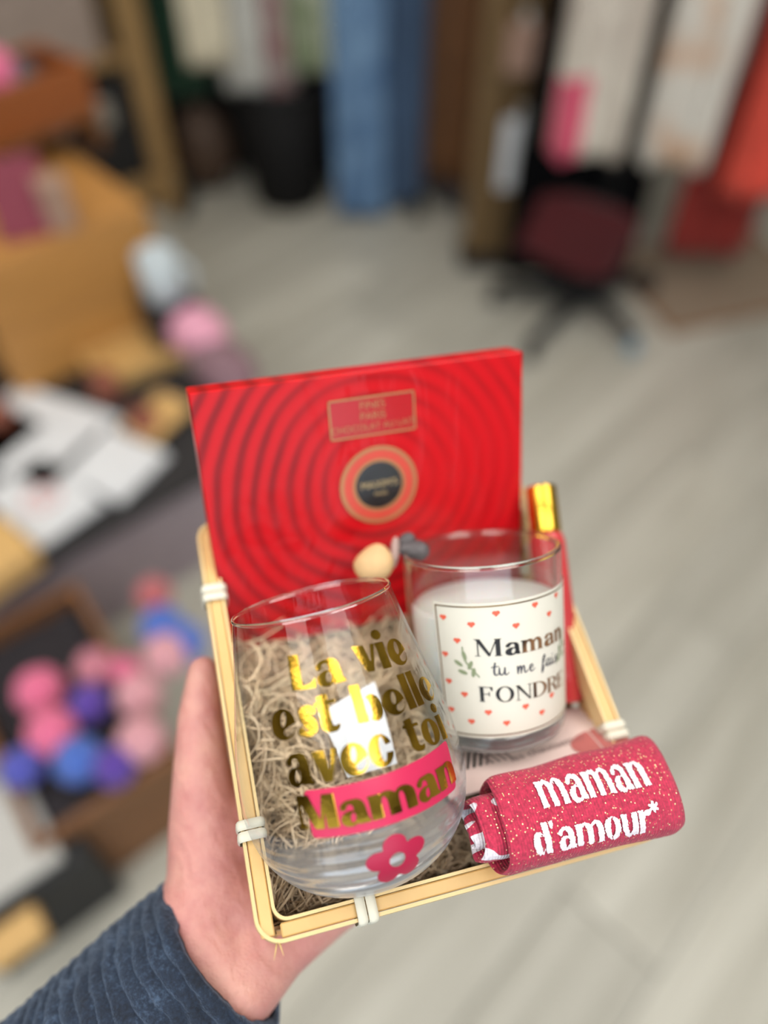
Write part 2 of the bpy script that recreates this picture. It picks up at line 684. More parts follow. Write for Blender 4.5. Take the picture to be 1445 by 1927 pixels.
def glyph(ch, w, h, serif, step):
    """heavy high-contrast letters; x-height 1, capitals 1.4. returns (field object, values, advance)"""
    f = Fld(-0.3, 2.6, -0.45, 1.75, step)
    g = 0.27
    sx = 0.10 if serif else 0.0

    def stem(x0, x1, y0, y1, foot=True, head=False):
        r = f.rect(x0, x1, y0, y1)
        if serif and foot:
            r = Umin(r, f.rect(x0 - sx, x1 + sx, y0, y0 + h * 0.8))
        if serif and head:
            r = Umin(r, f.rect(x0 - sx, x1 + sx, y1 - h * 0.8, y1))
        return r

    def arch(x0):
        xr = x0 + w + g + w
        hx = f.X - (x0 + w * 0.55)
        outer = np.maximum(f.ell((x0 + w * 0.55 + xr) / 2, 0.58, (xr - x0 - w * 0.55) / 2, 0.45), 0.58 - f.Y)
        outer = sub(outer, f.ell(x0 + w + g * 0.5, 0.56, g * 0.5, 0.30))
        return Umin(outer, stem(xr - w, xr, 0, 0.60))

    def head(x0):
        if serif:
            return f.rect(x0 - sx, x0 + w, 1 - h * 0.9, 1.0)
        return f.rect(x0 - 0.03, x0 + w, 0.9, 1.0)

    if ch == 'l':
        v, a = stem(0, w, 0, 1.48), w
    elif ch == 'i':
        v, a = Umin(stem(0, w, 0, 1.0), f.ell(w / 2, 1.30, w * 0.58, 0.19), head(0)), w
    elif ch == 'n':
        v, a = Umin(stem(0, w, 0, 1.0), arch(0), head(0)), 2 * w + g
    elif ch == 'm':
        v, a = Umin(stem(0, w, 0, 1.0), arch(0), arch(w + g), head(0)), 3 * w + 2 * g
    elif ch == 'r':
        v, a = Umin(stem(0, w, 0, 1.0), f.smooth_chain([(w * 0.8, 0.55, h * 0.5), (w + 0.08, 0.85, h * 0.7), (w + 0.24, 0.83, 0.17)]), head(0)), w + 0.38
    elif ch == 'u':
        W = 2 * w + g
        X0 = f.X.copy()
        f.X, f.Y = W - f.X, 1 - f.Y
        v = Umin(f.rect(0, w, 0, 1.0), arch(0))
        f.X, f.Y = X0, 1 - f.Y
        a = W
    elif ch == 'o':
        W = 2 * w + 0.26
        v = sub(f.ell(W / 2, 0.5, W / 2, 0.53), f.ell(W / 2, 0.5, 0.125, 0.42, -0.12))
        a = W
    elif ch == 'e':
        W = 2 * w + 0.20
        v = f.ell(W / 2, 0.5, W / 2, 0.53)
        v = sub(v, f.ell(W / 2 + 0.03, 0.66, 0.12, 0.25, -0.25), f.ell(W / 2 + 0.26, 0.30, 0.26, 0.17, 0.55),
                f.poly([(W / 2 + 0.08, 0.38), (W + 0.2, 0.40), (W + 0.2, 0.50), (W / 2 + 0.2, 0.48)]))
        v = Umin(v, f.poly([(W / 2 - 0.1, 0.36), (W * 0.93, 0.60), (W * 0.96, 0.50), (W / 2 - 0.08, 0.28)]))
        a = W
    elif ch == 'c':
        W = 2 * w + 0.14
        v = sub(f.ell(W / 2, 0.5, W / 2, 0.53), f.ell(W / 2 + 0.08, 0.54, 0.13, 0.40, -0.10),
                f.poly([(W / 2, 0.42), (W + 0.2, 0.34), (W + 0.2, 0.66), (W / 2 + 0.05, 0.62)]))
        a = W
    elif ch == 's':
        v = f.smooth_chain([(0.70, 0.80, 0.13), (0.50, 0.94, 0.08), (0.26, 0.80, 0.15), (0.40, 0.54, w * 0.50), (0.60, 0.28, w * 0.46), (0.42, 0.05, 0.08), (0.13, 0.18, 0.14)])
        a = 0.86
    elif ch == 't':
        v = Umin(f.poly([(0.02, 1.20), (w + 0.0, 1.26), (w, 0.2), (0.02, 0.2)]), f.rect(-0.12, w + 0.30, 0.90, 1.02),
                 f.smooth_chain([(w * 0.5 + 0.02, 0.25, w * 0.5), (w * 0.75, 0.10, 0.14), (w + 0.14, 0.06, 0.09), (w + 0.24, 0.14, 0.05)]))
        a = w + 0.26
    elif ch in 'bd':
        W = 2 * w + 0.24
        X0 = f.X.copy()
        if ch == 'd':
            f.X = W - f.X
        bowl = sub(f.ell(w * 0.5 + W / 2, 0.5, (W - w) / 2 + 0.05, 0.53), f.ell(w + 0.12, 0.5, 0.125, 0.40))
        v = Umin(stem(0, w, 0.0, 1.48), np.maximum(bowl, w * 0.5 - f.X))
        v = sub(v, f.ell(w + 0.12, 0.5, 0.125, 0.40))
        f.X = X0
        a = W
    elif ch == 'a':
        q0 = 0.60
        st = f.smooth_chain([(0.20, 0.75, 0.12), (0.32, 0.90, 0.09), (0.54, 0.93, h * 0.9), (q0 + w * 0.40, 0.80, w * 0.44), (q0 + w * 0.5, 0.45, w * 0.5), (q0 + w * 0.55, 0.15, w * 0.48)])
        st = np.maximum(st, -f.Y)
        ft = f.poly([(q0 + w * 0.2, 0), (q0 + w * 1.25, 0), (q0 + w * 1.2, 0.10), (q0 + w, 0.22)])
        bowl = sub(f.ell(0.42, 0.27, 0.38, 0.31, 0.35), f.ell(0.52, 0.30, 0.115, 0.21, -0.25))
        bowl = np.maximum(bowl, f.X - q0 - w * 0.3)
        bowl = sub(bowl, f.poly([(0.0, 0.66), (0.34, 0.60), (0.60, 0.68), (0.58, 0.84), (0, 0.84)]))
        v, a = sub(Umin(st, ft, bowl), f.ell(0.52, 0.30, 0.105, 0.20, -0.25)), q0 + w * 1.20
    elif ch == 'v':
        v = f.poly([(-0.02, 1.0), (w * 1.15, 1.0), (0.64, 0.32), (0.86, 1.0), (1.06, 1.0), (0.68, 0), (0.36, 0)])
        a = 1.04
    elif ch == 'M':
        v = Umin(f.poly([(0, 1.4), (w * 1.1, 1.4), (0.98, 0.0), (0.60, 0)]), f.poly([(0.0, 1.4), (0.14, 1.4), (0.16, 0.0), (0.0, 0)]),
                 f.poly([(0.80, 0.0), (0.95, 0.0), (1.18, 1.4), (1.06, 1.4)]), stem(1.08, 1.08 + w, 0, 1.4))
        if serif:
            v = Umin(f.poly([(0.0, 1.4), (w * 1.0, 1.4), (0.84, 0.1), (0.70, 0.0)]), f.rect(0.10, 0.10 + h, 0, 1.4), f.rect(-0.06, 0.28, 0, h * 0.8),
                     f.poly([(0.70, 0.0), (0.76, 0.0), (1.22, 1.4), (1.15, 1.4)]), stem(1.12, 1.12 + w, 0, 1.4, True, True), f.rect(-0.08, w, 1.4 - h * 0.8, 1.4))
        else:
            v = Umin(v, f.rect(-0.04, 0.30, 0.0, 0.16))
        a = 1.08 + w + sx
    elif ch == 'L':
        v = Umin(f.rect(0, w, 0, 1.4), f.poly([(0, 0), (0.98, 0), (1.04, 0.42), (0.98, 0.36), (0.80, 0.20), (w, 0.13)]))
        a = 0.98
    elif ch == 'F':
        v = Umin(stem(0, w, 0, 1.4, True, True), f.rect(0, 0.86, 1.4 - h, 1.4), f.poly([(0.86, 1.4), (0.84, 1.02), (0.78, 1.02), (0.66, 1.34), (0.6, 1.4)]),
                 f.rect(w, 0.62, 0.70, 0.70 + h), f.rect(0.58, 0.64, 0.52, 0.95))
        a = 0.92
    elif ch == 'E':
        v = Umin(stem(0, w, 0, 1.4), f.rect(-0.1, 0.86, 1.4 - h, 1.4), f.rect(-0.1, 0.88, 0, h), f.rect(w, 0.62, 0.70, 0.70 + h),
                 f.rect(0.80, 0.86, 1.05, 1.4), f.rect(0.82, 0.88, 0, 0.36), f.rect(0.58, 0.64, 0.52, 0.95))
        a = 0.96
    elif ch == 'O':
        v = sub(f.ell(0.62, 0.7, 0.62, 0.73), f.ell(0.62, 0.7, 0.62 - w, 0.66))
        a = 1.24
    elif ch == 'N':
        v = Umin(f.rect(0.14, 0.14 + h, 0, 1.4), f.poly([(0, 1.4), (w * 1.15, 1.4), (1.12, 0), (1.02, 0)]), f.rect(1.02, 1.02 + h, 0, 1.4),
                 f.rect(-0.02, 0.36, 0, h * 0.8), f.rect(0.86, 1.24, 1.4 - h * 0.8, 1.4))
        a = 1.22
    elif ch == 'D':
        o = np.maximum(f.ell(w + 0.10, 0.7, 0.84, 0.70), -f.X + w * 0.5)
        i = np.maximum(f.ell(w + 0.08, 0.7, 0.84 - w, 0.64), -f.X + w)
        v = Umin(stem(0, w, 0, 1.4, True, True), sub(o, i))
        a = 0.96 + w
    elif ch == 'R':
        o = np.maximum(f.ell(w + 0.10, 1.04, 0.62, 0.36), -f.X + w * 0.5)
        i = np.maximum(f.ell(w + 0.08, 1.04, 0.62 - w, 0.30), -f.X + w)
        v = Umin(stem(0, w, 0, 1.4, True, True), sub(o, i), f.smooth_chain([(0.52, 0.66, w * 0.3), (0.74, 0.45, w * 0.5), (0.82, 0.14, w * 0.45), (0.98, 0.05, 0.05), (1.06, 0.10, 0.03)]))
        a = 1.04
    elif ch == "'":
        v, a = f.poly([(0, 1.48), (0.26, 1.48), (0.16, 1.08), (0.04, 1.08)]), 0.22
    elif ch == '*':
        v, a = Umin(*[f.chain([(0.2, 1.05, 0.07), (0.2 + 0.24 * math.cos(t), 1.05 + 0.24 * math.sin(t), 0.08)]) for t in np.arange(6) * math.pi / 3 + 0.5]), 0.45
    else:
        v, a = np.full(f.X.shape, 1.0), 0.42
    return f, v, a


SCRIPT = {
    't': ([[(0.22, 1.55, .07), (0.12, 0.8, .08), (0.12, 0.2, .08), (0.28, 0.0, .06), (0.5, 0.25, .04)], [(-0.12, 1.0, .05), (0.2, 1.08, .06), (0.55, 1.12, .04)]], 0.52),
    'u': ([[(0.0, 0.9, .06), (-0.02, 0.3, .08), (0.12, 0.02, .07), (0.36, 0.25, .05), (0.48, 0.9, .06)], [(0.48, 0.9, .07), (0.46, 0.2, .08), (0.6, 0.0, .05), (0.82, 0.3, .04)]], 0.86),
    'm': ([[(0.0, 0.9, .06), (0.02, 0.0, .06)], [(0.02, 0.1, .04), (0.2, 0.85, .06), (0.32, 0.75, .06), (0.32, 0.0, .06)], [(0.32, 0.1, .04), (0.52, 0.85, .06), (0.66, 0.7, .06), (0.66, 0.15, .06), (0.8, 0.0, .05), (1.0, 0.3, .04)]], 1.04),
    'e': ([[(0.08, 0.35, .05), (0.38, 0.55, .05), (0.36, 0.86, .05), (0.16, 0.75, .06), (0.10, 0.3, .07), (0.28, 0.0, .06), (0.62, 0.3, .04)]], 0.62),
    'f': ([[(0.1, 0.3, .04), (0.45, 1.2, .05), (0.42, 1.62, .05), (0.24, 1.2, .06), (0.14, 0.2, .07), (0.06, -0.55, .06), (0.2, -0.3, .05), (0.3, 0.15, .04), (0.55, 0.25, .04)]], 0.52),
    'a': ([[(0.48, 0.8, .05), (0.2, 0.85, .06), (0.04, 0.35, .07), (0.2, 0.02, .06), (0.44, 0.45, .05), (0.5, 0.9, .05)], [(0.5, 0.9, .06), (0.46, 0.2, .06), (0.58, 0.0, .05), (0.78, 0.3, .04)]], 0.80),
    'i': ([[(0.0, 0.9, .06), (0.0, 0.2, .07), (0.12, 0.0, .05), (0.34, 0.3, .04)], [(0.06, 1.25, .07), (0.08, 1.28, .07)]], 0.34),
    's': ([[(0.0, 0.3, .04), (0.3, 0.95, .05), (0.28, 0.6, .06), (0.42, 0.25, .07), (0.2, 0.0, .06), (0.05, 0.1, .05)]], 0.55),
}


def text_uv(s, w=0.42, h=0.10, serif=False, gap=0.06, step=0.04, script=False, rough=0.0, space=0.40):
    """whole line as (verts, faces, width) in x-height units"""
    V, Fc, x = [], [], 0.0
    for ch in s:
        if ch == ' ':
            x += space
            continue
        if script:
            st, a = SCRIPT[ch]
            f = Fld(-0.3, 1.4, -0.7, 1.8, step)
            v = Umin(*[f.smooth_chain(c, 4) for c in st])
        else:
            f, v, a = glyph(ch, w, h, serif, step)
        if rough > 0:
            v = v + rough * (rng.random(v.shape) - 0.5)
        vv, ff = f.to_mesh(v)
        o = len(V)
        V += [(p[0] + x, p[1]) for p in vv]
        Fc += [tuple(i + o for i in q) for q in ff]
        x += a + gap
    return V, Fc, x - gap


def decal(name, uvmesh, mapper, material, parent):
    V, Fc = uvmesh[0], uvmesh[1]
    return mesh(name, [mapper(u, v) for u, v in V], Fc, material, parent, smooth=True)


def offset_uv(uvm, su, sv, u0, v0, shear=0.0):
    return [(u0 + p[0] * su + p[1] * shear, v0 + p[1] * sv) for p in uvm[0]], uvm[1]


def shape_uv(fn, ext, step):
    f = Fld(-ext, ext, -ext, ext, step)
    return f.to_mesh(fn(f))


heart_uv = shape_uv(lambda f: Umin(f.ell(-0.42, 0.30, 0.52, 0.46, 0.6), f.ell(0.42, 0.30, 0.52, 0.46, -0.6), f.poly([(-0.78, 0.05), (0, -0.85), (0.78, 0.05), (0, 0.4)])), 1.2, 0.13)

# ------------------------------------------------------------------ room shell
M['floor_base'] = mat('floor_joint', (120, 116, 106), 0.7, var=0.1)


def plank_mat():
    k = NT('grey_oak_plank')
    oi = k.n('ShaderNodeObjectInfo')
    off = k.n('ShaderNodeVectorMath', operation='ADD')
    tc = k.n('ShaderNodeTexCoord')
    cmb = k.n('ShaderNodeCombineXYZ')
    k.l(k.math('MULTIPLY', oi.outputs['Random'], 37.0), cmb.inputs[0])
    k.l(tc.outputs['Object'], off.inputs[0])
    k.l(cmb.outputs[0], off.inputs[1])
    mp = k.n('ShaderNodeMapping')
    mp.inputs['Scale'].default_value = (1.3, 14, 14)
    k.l(off.outputs[0], mp.inputs[0])
    nz = k.noise(1.0, 4, 0.6, mp.outputs[0], 0.5)
    c = k.ramp(nz, [(0.3, lin((170, 166, 152))), (0.7, lin((206, 203, 190)))])
    hsv = k.n('ShaderNodeHueSaturation')
    k.l(c, hsv.inputs['Color'])
    k.l(k.math('MULTIPLY_ADD', oi.outputs['Random'], 0.22, 0.88), hsv.inputs['Value'])
    k.set(Base_Color=hsv.outputs[0], Roughness=0.42)
    return k.m


M['plank'] = plank_mat()
M['wall'] = mat('wall_paint', (196, 188, 176), 0.8, var=0.03)
M['ceiling'] = mat('ceiling_paint', (226, 222, 214), 0.9, var=0.02)
M['dark_wall'] = mat('dark_panelling', (46, 36, 28), 0.7, var=0.15)


def slab(name, c, s, material, label):
    v, f = box_geo(c, s)
    return tag(mesh(name, v, f, material), label, kind='structure')


floor = slab('floor', (0, 1.0, -0.06), (7.0, 8.0, 0.10), M['floor_base'], 'pale grey oak plank floor of the shop')
slab('ceiling', (0, 1.0, 2.86), (7.0, 8.0, 0.1), M['ceiling'], 'white painted shop ceiling')
slab('wall_back', (0, 5.05, 1.4), (7.0, 0.1, 2.9), M['dark_wall'], 'dark panelled back wall of the shop')
slab('wall_left', (-3.55, 1.0, 1.4), (0.1, 8.0, 2.9), M['wall'], 'plain beige left wall')
slab('wall_right', (3.55, 1.0, 1.4), (0.1, 8.0, 2.9), M['wall'], 'plain beige right wall')
# wall with the shop window behind the photographer
wf = slab('wall_front', (0, -3.05, 0.15), (7.0, 0.1, 0.5), M['wall'], 'low wall under the shop window')
for nm, c, s in (('wall_top', (0, -3.05, 2.75), (7.0, 0.1, 0.25)), ('wall_end', (-2.9, -3.05, 1.5), (1.2, 0.1, 2.3)), ('wall_end', (2.9, -3.05, 1.5), (1.2, 0.1, 2.3))):
    v, f = box_geo(c, s)
    mesh(nm, v, f, M['wall'], wf)

# planks laid on the diagonal
pw_, pl_ = 0.19, 1.25
bmv, bmf = box_geo((0, 0, 0), (pl_ - 0.003, pw_ - 0.003, 0.01))
plank_me = bpy.data.meshes.new('plank')
plank_me.from_pydata(bmv, [], bmf)
plank_me.materials.append(M['plank'])
e1, e2 = Vector((math.cos(math.radians(46)), math.sin(math.radians(46)), 0)), Vector((-math.sin(math.radians(46)), math.cos(math.radians(46)), 0))
for j in range(-30, 31):
    sh = random.random() * pl_
    for i in range(-6, 7):
        c = e1 * (i * pl_ + sh) + e2 * (j * pw_) + Vector((0, 1.0, 0))
        if -2.7 < c.x < 2.9 and -0.9 < c.y < 4.7:
            o = new_obj('plank', plank_me, None, floor)
            o.location = (c.x, c.y, -0.005)
            o.rotation_euler = (0, 0, math.radians(46))

M['lamp_glow'] = mat('lamp_diffuser', (255, 250, 240), 0.5, var=0)
M['lamp_frame'] = mat('lamp_frame', (220, 220, 220), 0.4, var=0)
k = NT('lamp_diffuser_lit')
k.set(Emission_Color=(1.0, 0.94, 0.86), Emission_Strength=2.5, Base_Color=(0.9, 0.9, 0.9))
k.m.cycles.emission_sampling = 'NONE'
for (lx, ly), nm in zip(PANELS, ('near left', 'near right', 'middle left', 'middle right', 'far left', 'far right')):
    t = empty('ceiling_lamp', Matrix.Translation((lx, ly, 2.80)), 'square white ceiling light panel, %s one of six' % nm, 'lamp', 'square ceiling light panels')
    v, f = box_geo((0, 0, -0.02), (1.30, 1.30, 0.06))
    mesh('lamp_frame', v, f, M['lamp_frame'], t)
    v, f = box_geo((0, 0, -0.055), (1.22, 1.22, 0.012))
    mesh('diffuser', v, f, k.m, t)

# ------------------------------------------------------------------ BASKET
BC = cpt((0.01463791, 0.07079694, 0.34513585))
BX, BZ = cdir((0.956136, -0.12783367, 0.26355741)).normalized(), cdir((0.16264609, -0.51661888, -0.84062547)).normalized()
BY = BZ.cross(BX)
BM = frame(BC, BX, BY, BZ)
BMi = BM.inverted()
BW, BH, BD = 0.0858, 0.0905, 0.058           # half width, half length, depth


def B(x, y, n):                                # centimetres in the basket frame -> world
    return BM @ Vector((x / 100, y / 100, n / 100))


def on_basket(u, v, n=0.0):                    # where a sight line meets the plane n cm above the rim, basket frame (m)
    r = ray(u, v)
    t = ((BC + BZ * n / 100) - CAM0).dot(BZ) / r.dot(BZ)
    return BMi @ (CAM0 + r * t)


basket = empty('gift_basket', BM, 'shallow rectangular bamboo basket held in one hand', 'basket')


def rrect(a, b, r, n=8):
    pts = []
    for (sx_, sy_, t0) in ((1, 1, 0), (-1, 1, 90), (-1, -1, 180), (1, -1, 270)):
        for k_ in range(n + 1):
            t = math.radians(t0 + 90 * k_ / n)
            pts.append((sx_ * (a - r) + r * math.cos(t), sy_ * (b - r) + r * math.sin(t)))
    return pts


def band(name, a, b, r, th, z0, z1, material, parent):
    o, i = rrect(a, b, r), rrect(a - th, b - th, max(r - th, 0.001))
    n = len(o)
    wob = [0.00025 * noise.noise(Vector((p[0] * 60, p[1] * 60, a * 100))) for p in o]
    verts = [(p[0], p[1], z0) for p in o] + [(p[0], p[1], z1 + w_) for p, w_ in zip(o, wob)] + [(p[0], p[1], z1 + w_) for p, w_ in zip(i, wob)] + [(p[0], p[1], z0) for p in i]
    faces = []
    for k_ in range(n):
        k2 = (k_ + 1) % n
        for a_, b_ in ((0, 1), (1, 2), (2, 3), (3, 0)):
            faces.append((a_ * n + k_, a_ * n + k2, b_ * n + k2, b_ * n + k_))
    return mesh(name, verts, faces, material, parent)


band('outer_hoop', BW, BH, 0.010, 0.0013, -0.0085, 0.0003, M['bamboo_pale'], basket)
band('inner_hoop', BW - 0.0068, BH - 0.0068, 0.006, 0.0012, -0.010, 0.0006, M['bamboo_pale'], basket)
# four flat strips between the hoops, butted at the corners
for sgn in (-1, 1):
    bevel_box('rim_strip', (sgn * (BW - 0.0041), 0, -0.0022), (0.0050, 2 * BH - 0.006, 0.0040), M['bamboo'], basket, 0.0005, 1)
    bevel_box('rim_strip', (0, sgn * (BH - 0.0041), -0.0022), (2 * BW - 0.018, 0.0050, 0.0040), M['bamboo'], basket, 0.0005, 1)
# woven sides: upright stakes and level weavers
TAP = 0.0030
for side in range(4):
    L = BH if side % 2 == 0 else BW
    A = BW if side % 2 == 0 else BH
    rot = Matrix.Rotation(side * math.pi / 2, 4, 'Z')
    n = int(2 * L / 0.0125)
    for i_ in range(n):
        s_ = -L + 0.0125 * (i_ + 0.5) + (2 * L - n * 0.0125) / 2
        v, f = box_geo((0, 0, 0), (0.0011, 0.0082, BD - 0.006))
        o = mesh('stake', v, f, M['bamboo_wall'], basket)
        o.matrix_local = rot @ Matrix.Translation((A - 0.0056 - TAP / 2, s_, -BD / 2 - 0.004)) @ Matrix.Rotation(math.atan(TAP / BD), 4, 'Y')
    for j_ in range(4):
        z_ = -0.017 - j_ * 0.0115
        verts, faces = [], []
        m_ = n * 4
        for q in range(m_ + 1):
            s_ = -L + 0.004 + (2 * L - 0.008) * q / m_
            off = 0.0011 * math.cos(math.pi * (s_ / 0.0125) + j_ * math.pi)
            xx = A - 0.0056 + off + TAP * z_ / BD
            verts += [(xx - 0.0004, s_, z_ - 0.0046), (xx + 0.0004, s_, z_ - 0.0046), (xx + 0.0004, s_, z_ + 0.0046), (xx - 0.0004, s_, z_ + 0.0046)]
            if q:
                for a_ in range(4):
                    b_ = (a_ + 1) % 4
                    faces.append(((q - 1) * 4 + a_, (q - 1) * 4 + b_, q * 4 + b_, q * 4 + a_))
        o = mesh('weaver', verts, faces, M['bamboo_wall'], basket)
        o.matrix_local = rot
for i_ in range(13):
    s_ = -BW + 0.0125 * (i_ + 0.85)
    v, f = box_geo((s_, 0, -BD), (0.0090, 2 * BH - 0.016, 0.001))
    mesh('bottom_strip', v, f, M['bamboo_wall'], basket)
for i_ in range(14):
    s_ = -BH + 0.0125 * (i_ + 0.75)
    v, f = box_geo((0, s_, -BD - 0.0011), (2 * BW - 0.016, 0.0090, 0.001))
    mesh('bottom_strip', v, f, M['bamboo_wall'], basket)


# white bindings, each two turns around the rim
def binding(pos, along):
    for s_ in (-0.0021, 0.0021):
        ov = []
        prof = rrect(0.0050, 0.0056, 0.0022, 4)
        n = len(prof)
        verts, faces = [], []
        rows = [(-0.0019, 0.0), (-0.0012, 0.0007), (0.0, 0.0009), (0.0012, 0.0007), (0.0019, 0.0)]
        for (t, g_) in rows:
            for (px, pz) in prof:
                l_ = math.hypot(px, pz)
                kx, kz = px * (1 + g_ / l_), pz * (1 + g_ / l_)
                verts.append((kx, t + s_, kz - 0.0040))
        for r_ in range(len(rows) - 1):
            for k_ in range(n):
                k2 = (k_ + 1) % n
                faces.append((r_ * n + k_, r_ * n + k2, (r_ + 1) * n + k2, (r_ + 1) * n + k_))
        o = mesh('binding', verts, faces, M['tie'], basket, smooth=True)
        o.matrix_local = Matrix.Translation(pos) @ Matrix.Rotation(along, 4, 'Z')
        o['label'] = 'off-white wrapped binding'


for u, v in ((375, 1120), (450, 1567)):
    q = on_basket(u, v)
    binding((-BW + 0.0040, q.y, 0), 0)
for u, v in ((692, 1725),):
    q = on_basket(u, v)
    binding((q.x, -BH + 0.0040, 0), math.pi / 2)
q = on_basket(1168, 1372)
binding((BW - 0.0040, q.y, 0), 0)
binding((BW - 0.0040, 0.052, 0), 0)
for x_ in (-0.04, 0.04):
    binding((x_, BH - 0.0040, 0), math.pi / 2)
# two split fibres at the near corner
for a_, b_ in (((-7.9, -9.02, -0.3), (-8.1, -9.5, 0.1)), ((-7.8, -9.02, -0.2), (-7.75, -9.45, 0.2))):
    v, f = tube([Vector(a_) / 100, Vector(b_) / 100], [0.0004, 0.0001], 5)
    mesh('loose_fibre', v, f, M['bamboo_pale'], basket)

# ------------------------------------------------------------------ WOOD WOOL


def wool_h(x, y):                              # surface height in cm above the rim
    t = (y + 9) / 18
    h_ = -2.7 + 1.0 * min(1, max(0, t * 2.0))
    if y > 0.8:
        h_ -= 2.4 * min(1, (y - 0.8) / 2.0)
    h_ += 0.4 * noise.noise(Vector((x * 0.5, y * 0.5, 3.1)))
    if x > 0:
        h_ -= min(1.6, x * 0.55)
    if x < -6.4 and y > -2:
        h_ += 1.0 * min(1, (-6.4 - x))
    return h_


wv, wfc = [], []
for s_ in range(3600):
    x, y = random.uniform(-7.4, 7.2), random.uniform(-7.9, 3.6)
    top = wool_h(x, y)
    z = top - abs(random.gauss(0, 0.8)) if random.random() < 0.8 else random.uniform(-5.2, top)
    z = max(z, -5.3)
    p = Vector((x, y, z))
    hd = random.uniform(0, 2 * math.pi)
    d = Vector((math.cos(hd), math.sin(hd), random.uniform(-0.25, 0.35))).normalized()
    curl = random.gauss(0, 0.16)
    lift = random.gauss(0, 0.10)
    wd = random.uniform(0.022, 0.055)
    steps = random.randint(18, 34)
    base = len(wv)
    tw = random.uniform(0, 3)
    for q in range(steps):
        side = d.cross(Vector((0, 0, 1))).normalized()
        upw = side.cross(d)
        a = side * math.cos(tw) + upw * math.sin(tw)
        wv += [(p - a * wd) / 100, (p + a * wd) / 100]
        if q:
            wfc.append((base + 2 * q - 2, base + 2 * q - 1, base + 2 * q + 1, base + 2 * q))
        tw += random.gauss(0.08, 0.12)
        d = (Matrix.Rotation(curl + random.gauss(0, 0.07), 3, 'Z') @ d + Vector((0, 0, lift * 0.35))).normalized()
        np_ = p + d * 0.26
        if abs(np_.x) > 7.75 or abs(np_.y) > 8.1 or np_.z < -5.5:
            hz = Vector((-np_.x, -np_.y, 0)).normalized()
            d = (d * 0.4 + hz * 0.6 + Vector((0, 0, 0.2))).normalized()
            np_ = p + d * 0.2
        if np_.z > wool_h(np_.x, np_.y) + 0.5:
            d = Vector((d.x, d.y, -0.25)).normalized()
            np_ = p + d * 0.26
        p = np_
wool = mesh('wood_wool', wv, wfc, M['wool'], None, True, BM)
tag(wool, 'pale curly wood wool filling the bamboo basket', 'wood wool', kind='stuff')

# ------------------------------------------------------------------ CHOCOLATE BOX
S_ = 0.365 / 0.40
TLb, BLb = Vector((-0.09132939, -0.05330556, 0.35015615)) * S_, Vector((-0.07789586, 0.07402182, 0.40262336)) * S_
TRb, BRb = Vector((0.06896055, -0.08234299, 0.39737664)) * S_, Vector((0.08239408, 0.04498438, 0.44984385)) * S_
cbox = (TLb + TRb + BLb + BRb) / 4
gx = cdir((TRb - TLb) + (BRb - BLb)).normalized()
gy = cdir((TLb - BLb) + (TRb - BRb))
gy = (gy - gx * gy.dot(gx)).normalized()
gz = gx.cross(gy)
GW, GH, GT = ((TRb - TLb).length + (BRb - BLb).length) / 4, ((TLb - BLb).length + (TRb - BRb).length) / 4, 0.015
GM = frame(cpt(cbox), gx, gy, gz)
GMi = GM.inverted()


def on_box(u, v):
    r = ray(u, v)
    t = (GM.translation - CAM0).dot(gz) / r.dot(gz)
    q = GMi @ (CAM0 + r * t)
    return q.x, q.y


choc = empty('chocolate_box', GM, 'flat glossy red gift box with dark rings and black medallion', 'gift box')
mcx, mcy = on_box(713, 912)
M['box'] = box_mat(mcx, mcy)
bevel_box('lid', (0, 0, -GT / 2), (2 * GW, 2 * GH, GT), M['box'], choc, 0.0012, 3)
M['box_side'] = mat('box_tray_red', (206, 24, 34), 0.4, var=0.05, Coat_Weight=0.5)
bevel_box('tray', (0, 0, -GT - 0.002), (2 * GW - 0.003, 2 * GH - 0.003, 0.006), M['box_side'], choc, 0.0006, 1)


def disc(name, r0, r1, z, material, parent, seg=64):
    verts, faces = [], []
    for k_ in range(seg):
        t = 2 * math.pi * k_ / seg
        verts += [(mcx + r0 * math.cos(t), mcy + r0 * math.sin(t), z), (mcx + r1 * math.cos(t), mcy + r1 * math.sin(t), z)]
    for k_ in range(seg):
        k2 = (k_ + 1) % seg
        faces.append((2 * k_, 2 * k_ + 1, 2 * k2 + 1, 2 * k2))
    return mesh(name, verts, faces, material, parent)


mr = 0.0190
med = disc('medallion', 0.0002, mr * 0.60, 0.0004, M['medal_black'], choc)
disc('medallion_ring', mr * 0.60, mr * 0.68, 0.00045, M['gold_dull'], med)
disc('medallion_band', mr * 0.68, mr * 0.90, 0.00035, M['medal_orange'], med)
disc('medallion_ring', mr * 0.90, mr * 1.0, 0.00045, M['gold_dull'], med)


def font_line(name, s, size, x, y, z, material, parent, rot=0.0):
    c = bpy.data.curves.new(name, 'FONT')
    c.body, c.size, c.align_x, c.align_y = s, size, 'CENTER', 'CENTER'
    t = bpy.data.objects.new(name, c)
    COL.objects.link(t)
    dg = bpy.context.evaluated_depsgraph_get()
    me = bpy.data.meshes.new_from_object(t.evaluated_get(dg))
    bpy.data.objects.remove(t)
    me.materials.clear()
    o = new_obj(name, me, material, parent)
    o.location = (x, y, z)
    o.rotation_euler = (0, 0, rot)
    return o


M['gold_text'] = mat('gold_lettering', (214, 184, 136), 0.3, 0.5, var=0.05)
font_line('medallion_lettering', "MAXIM'S", 0.0048, mcx, mcy + 0.0005, 0.0007, M['gold_text'], med)
font_line('medallion_lettering', "PARIS", 0.0026, mcx + 0.0005, mcy - 0.0042, 0.0007, M['gold_text'], med)
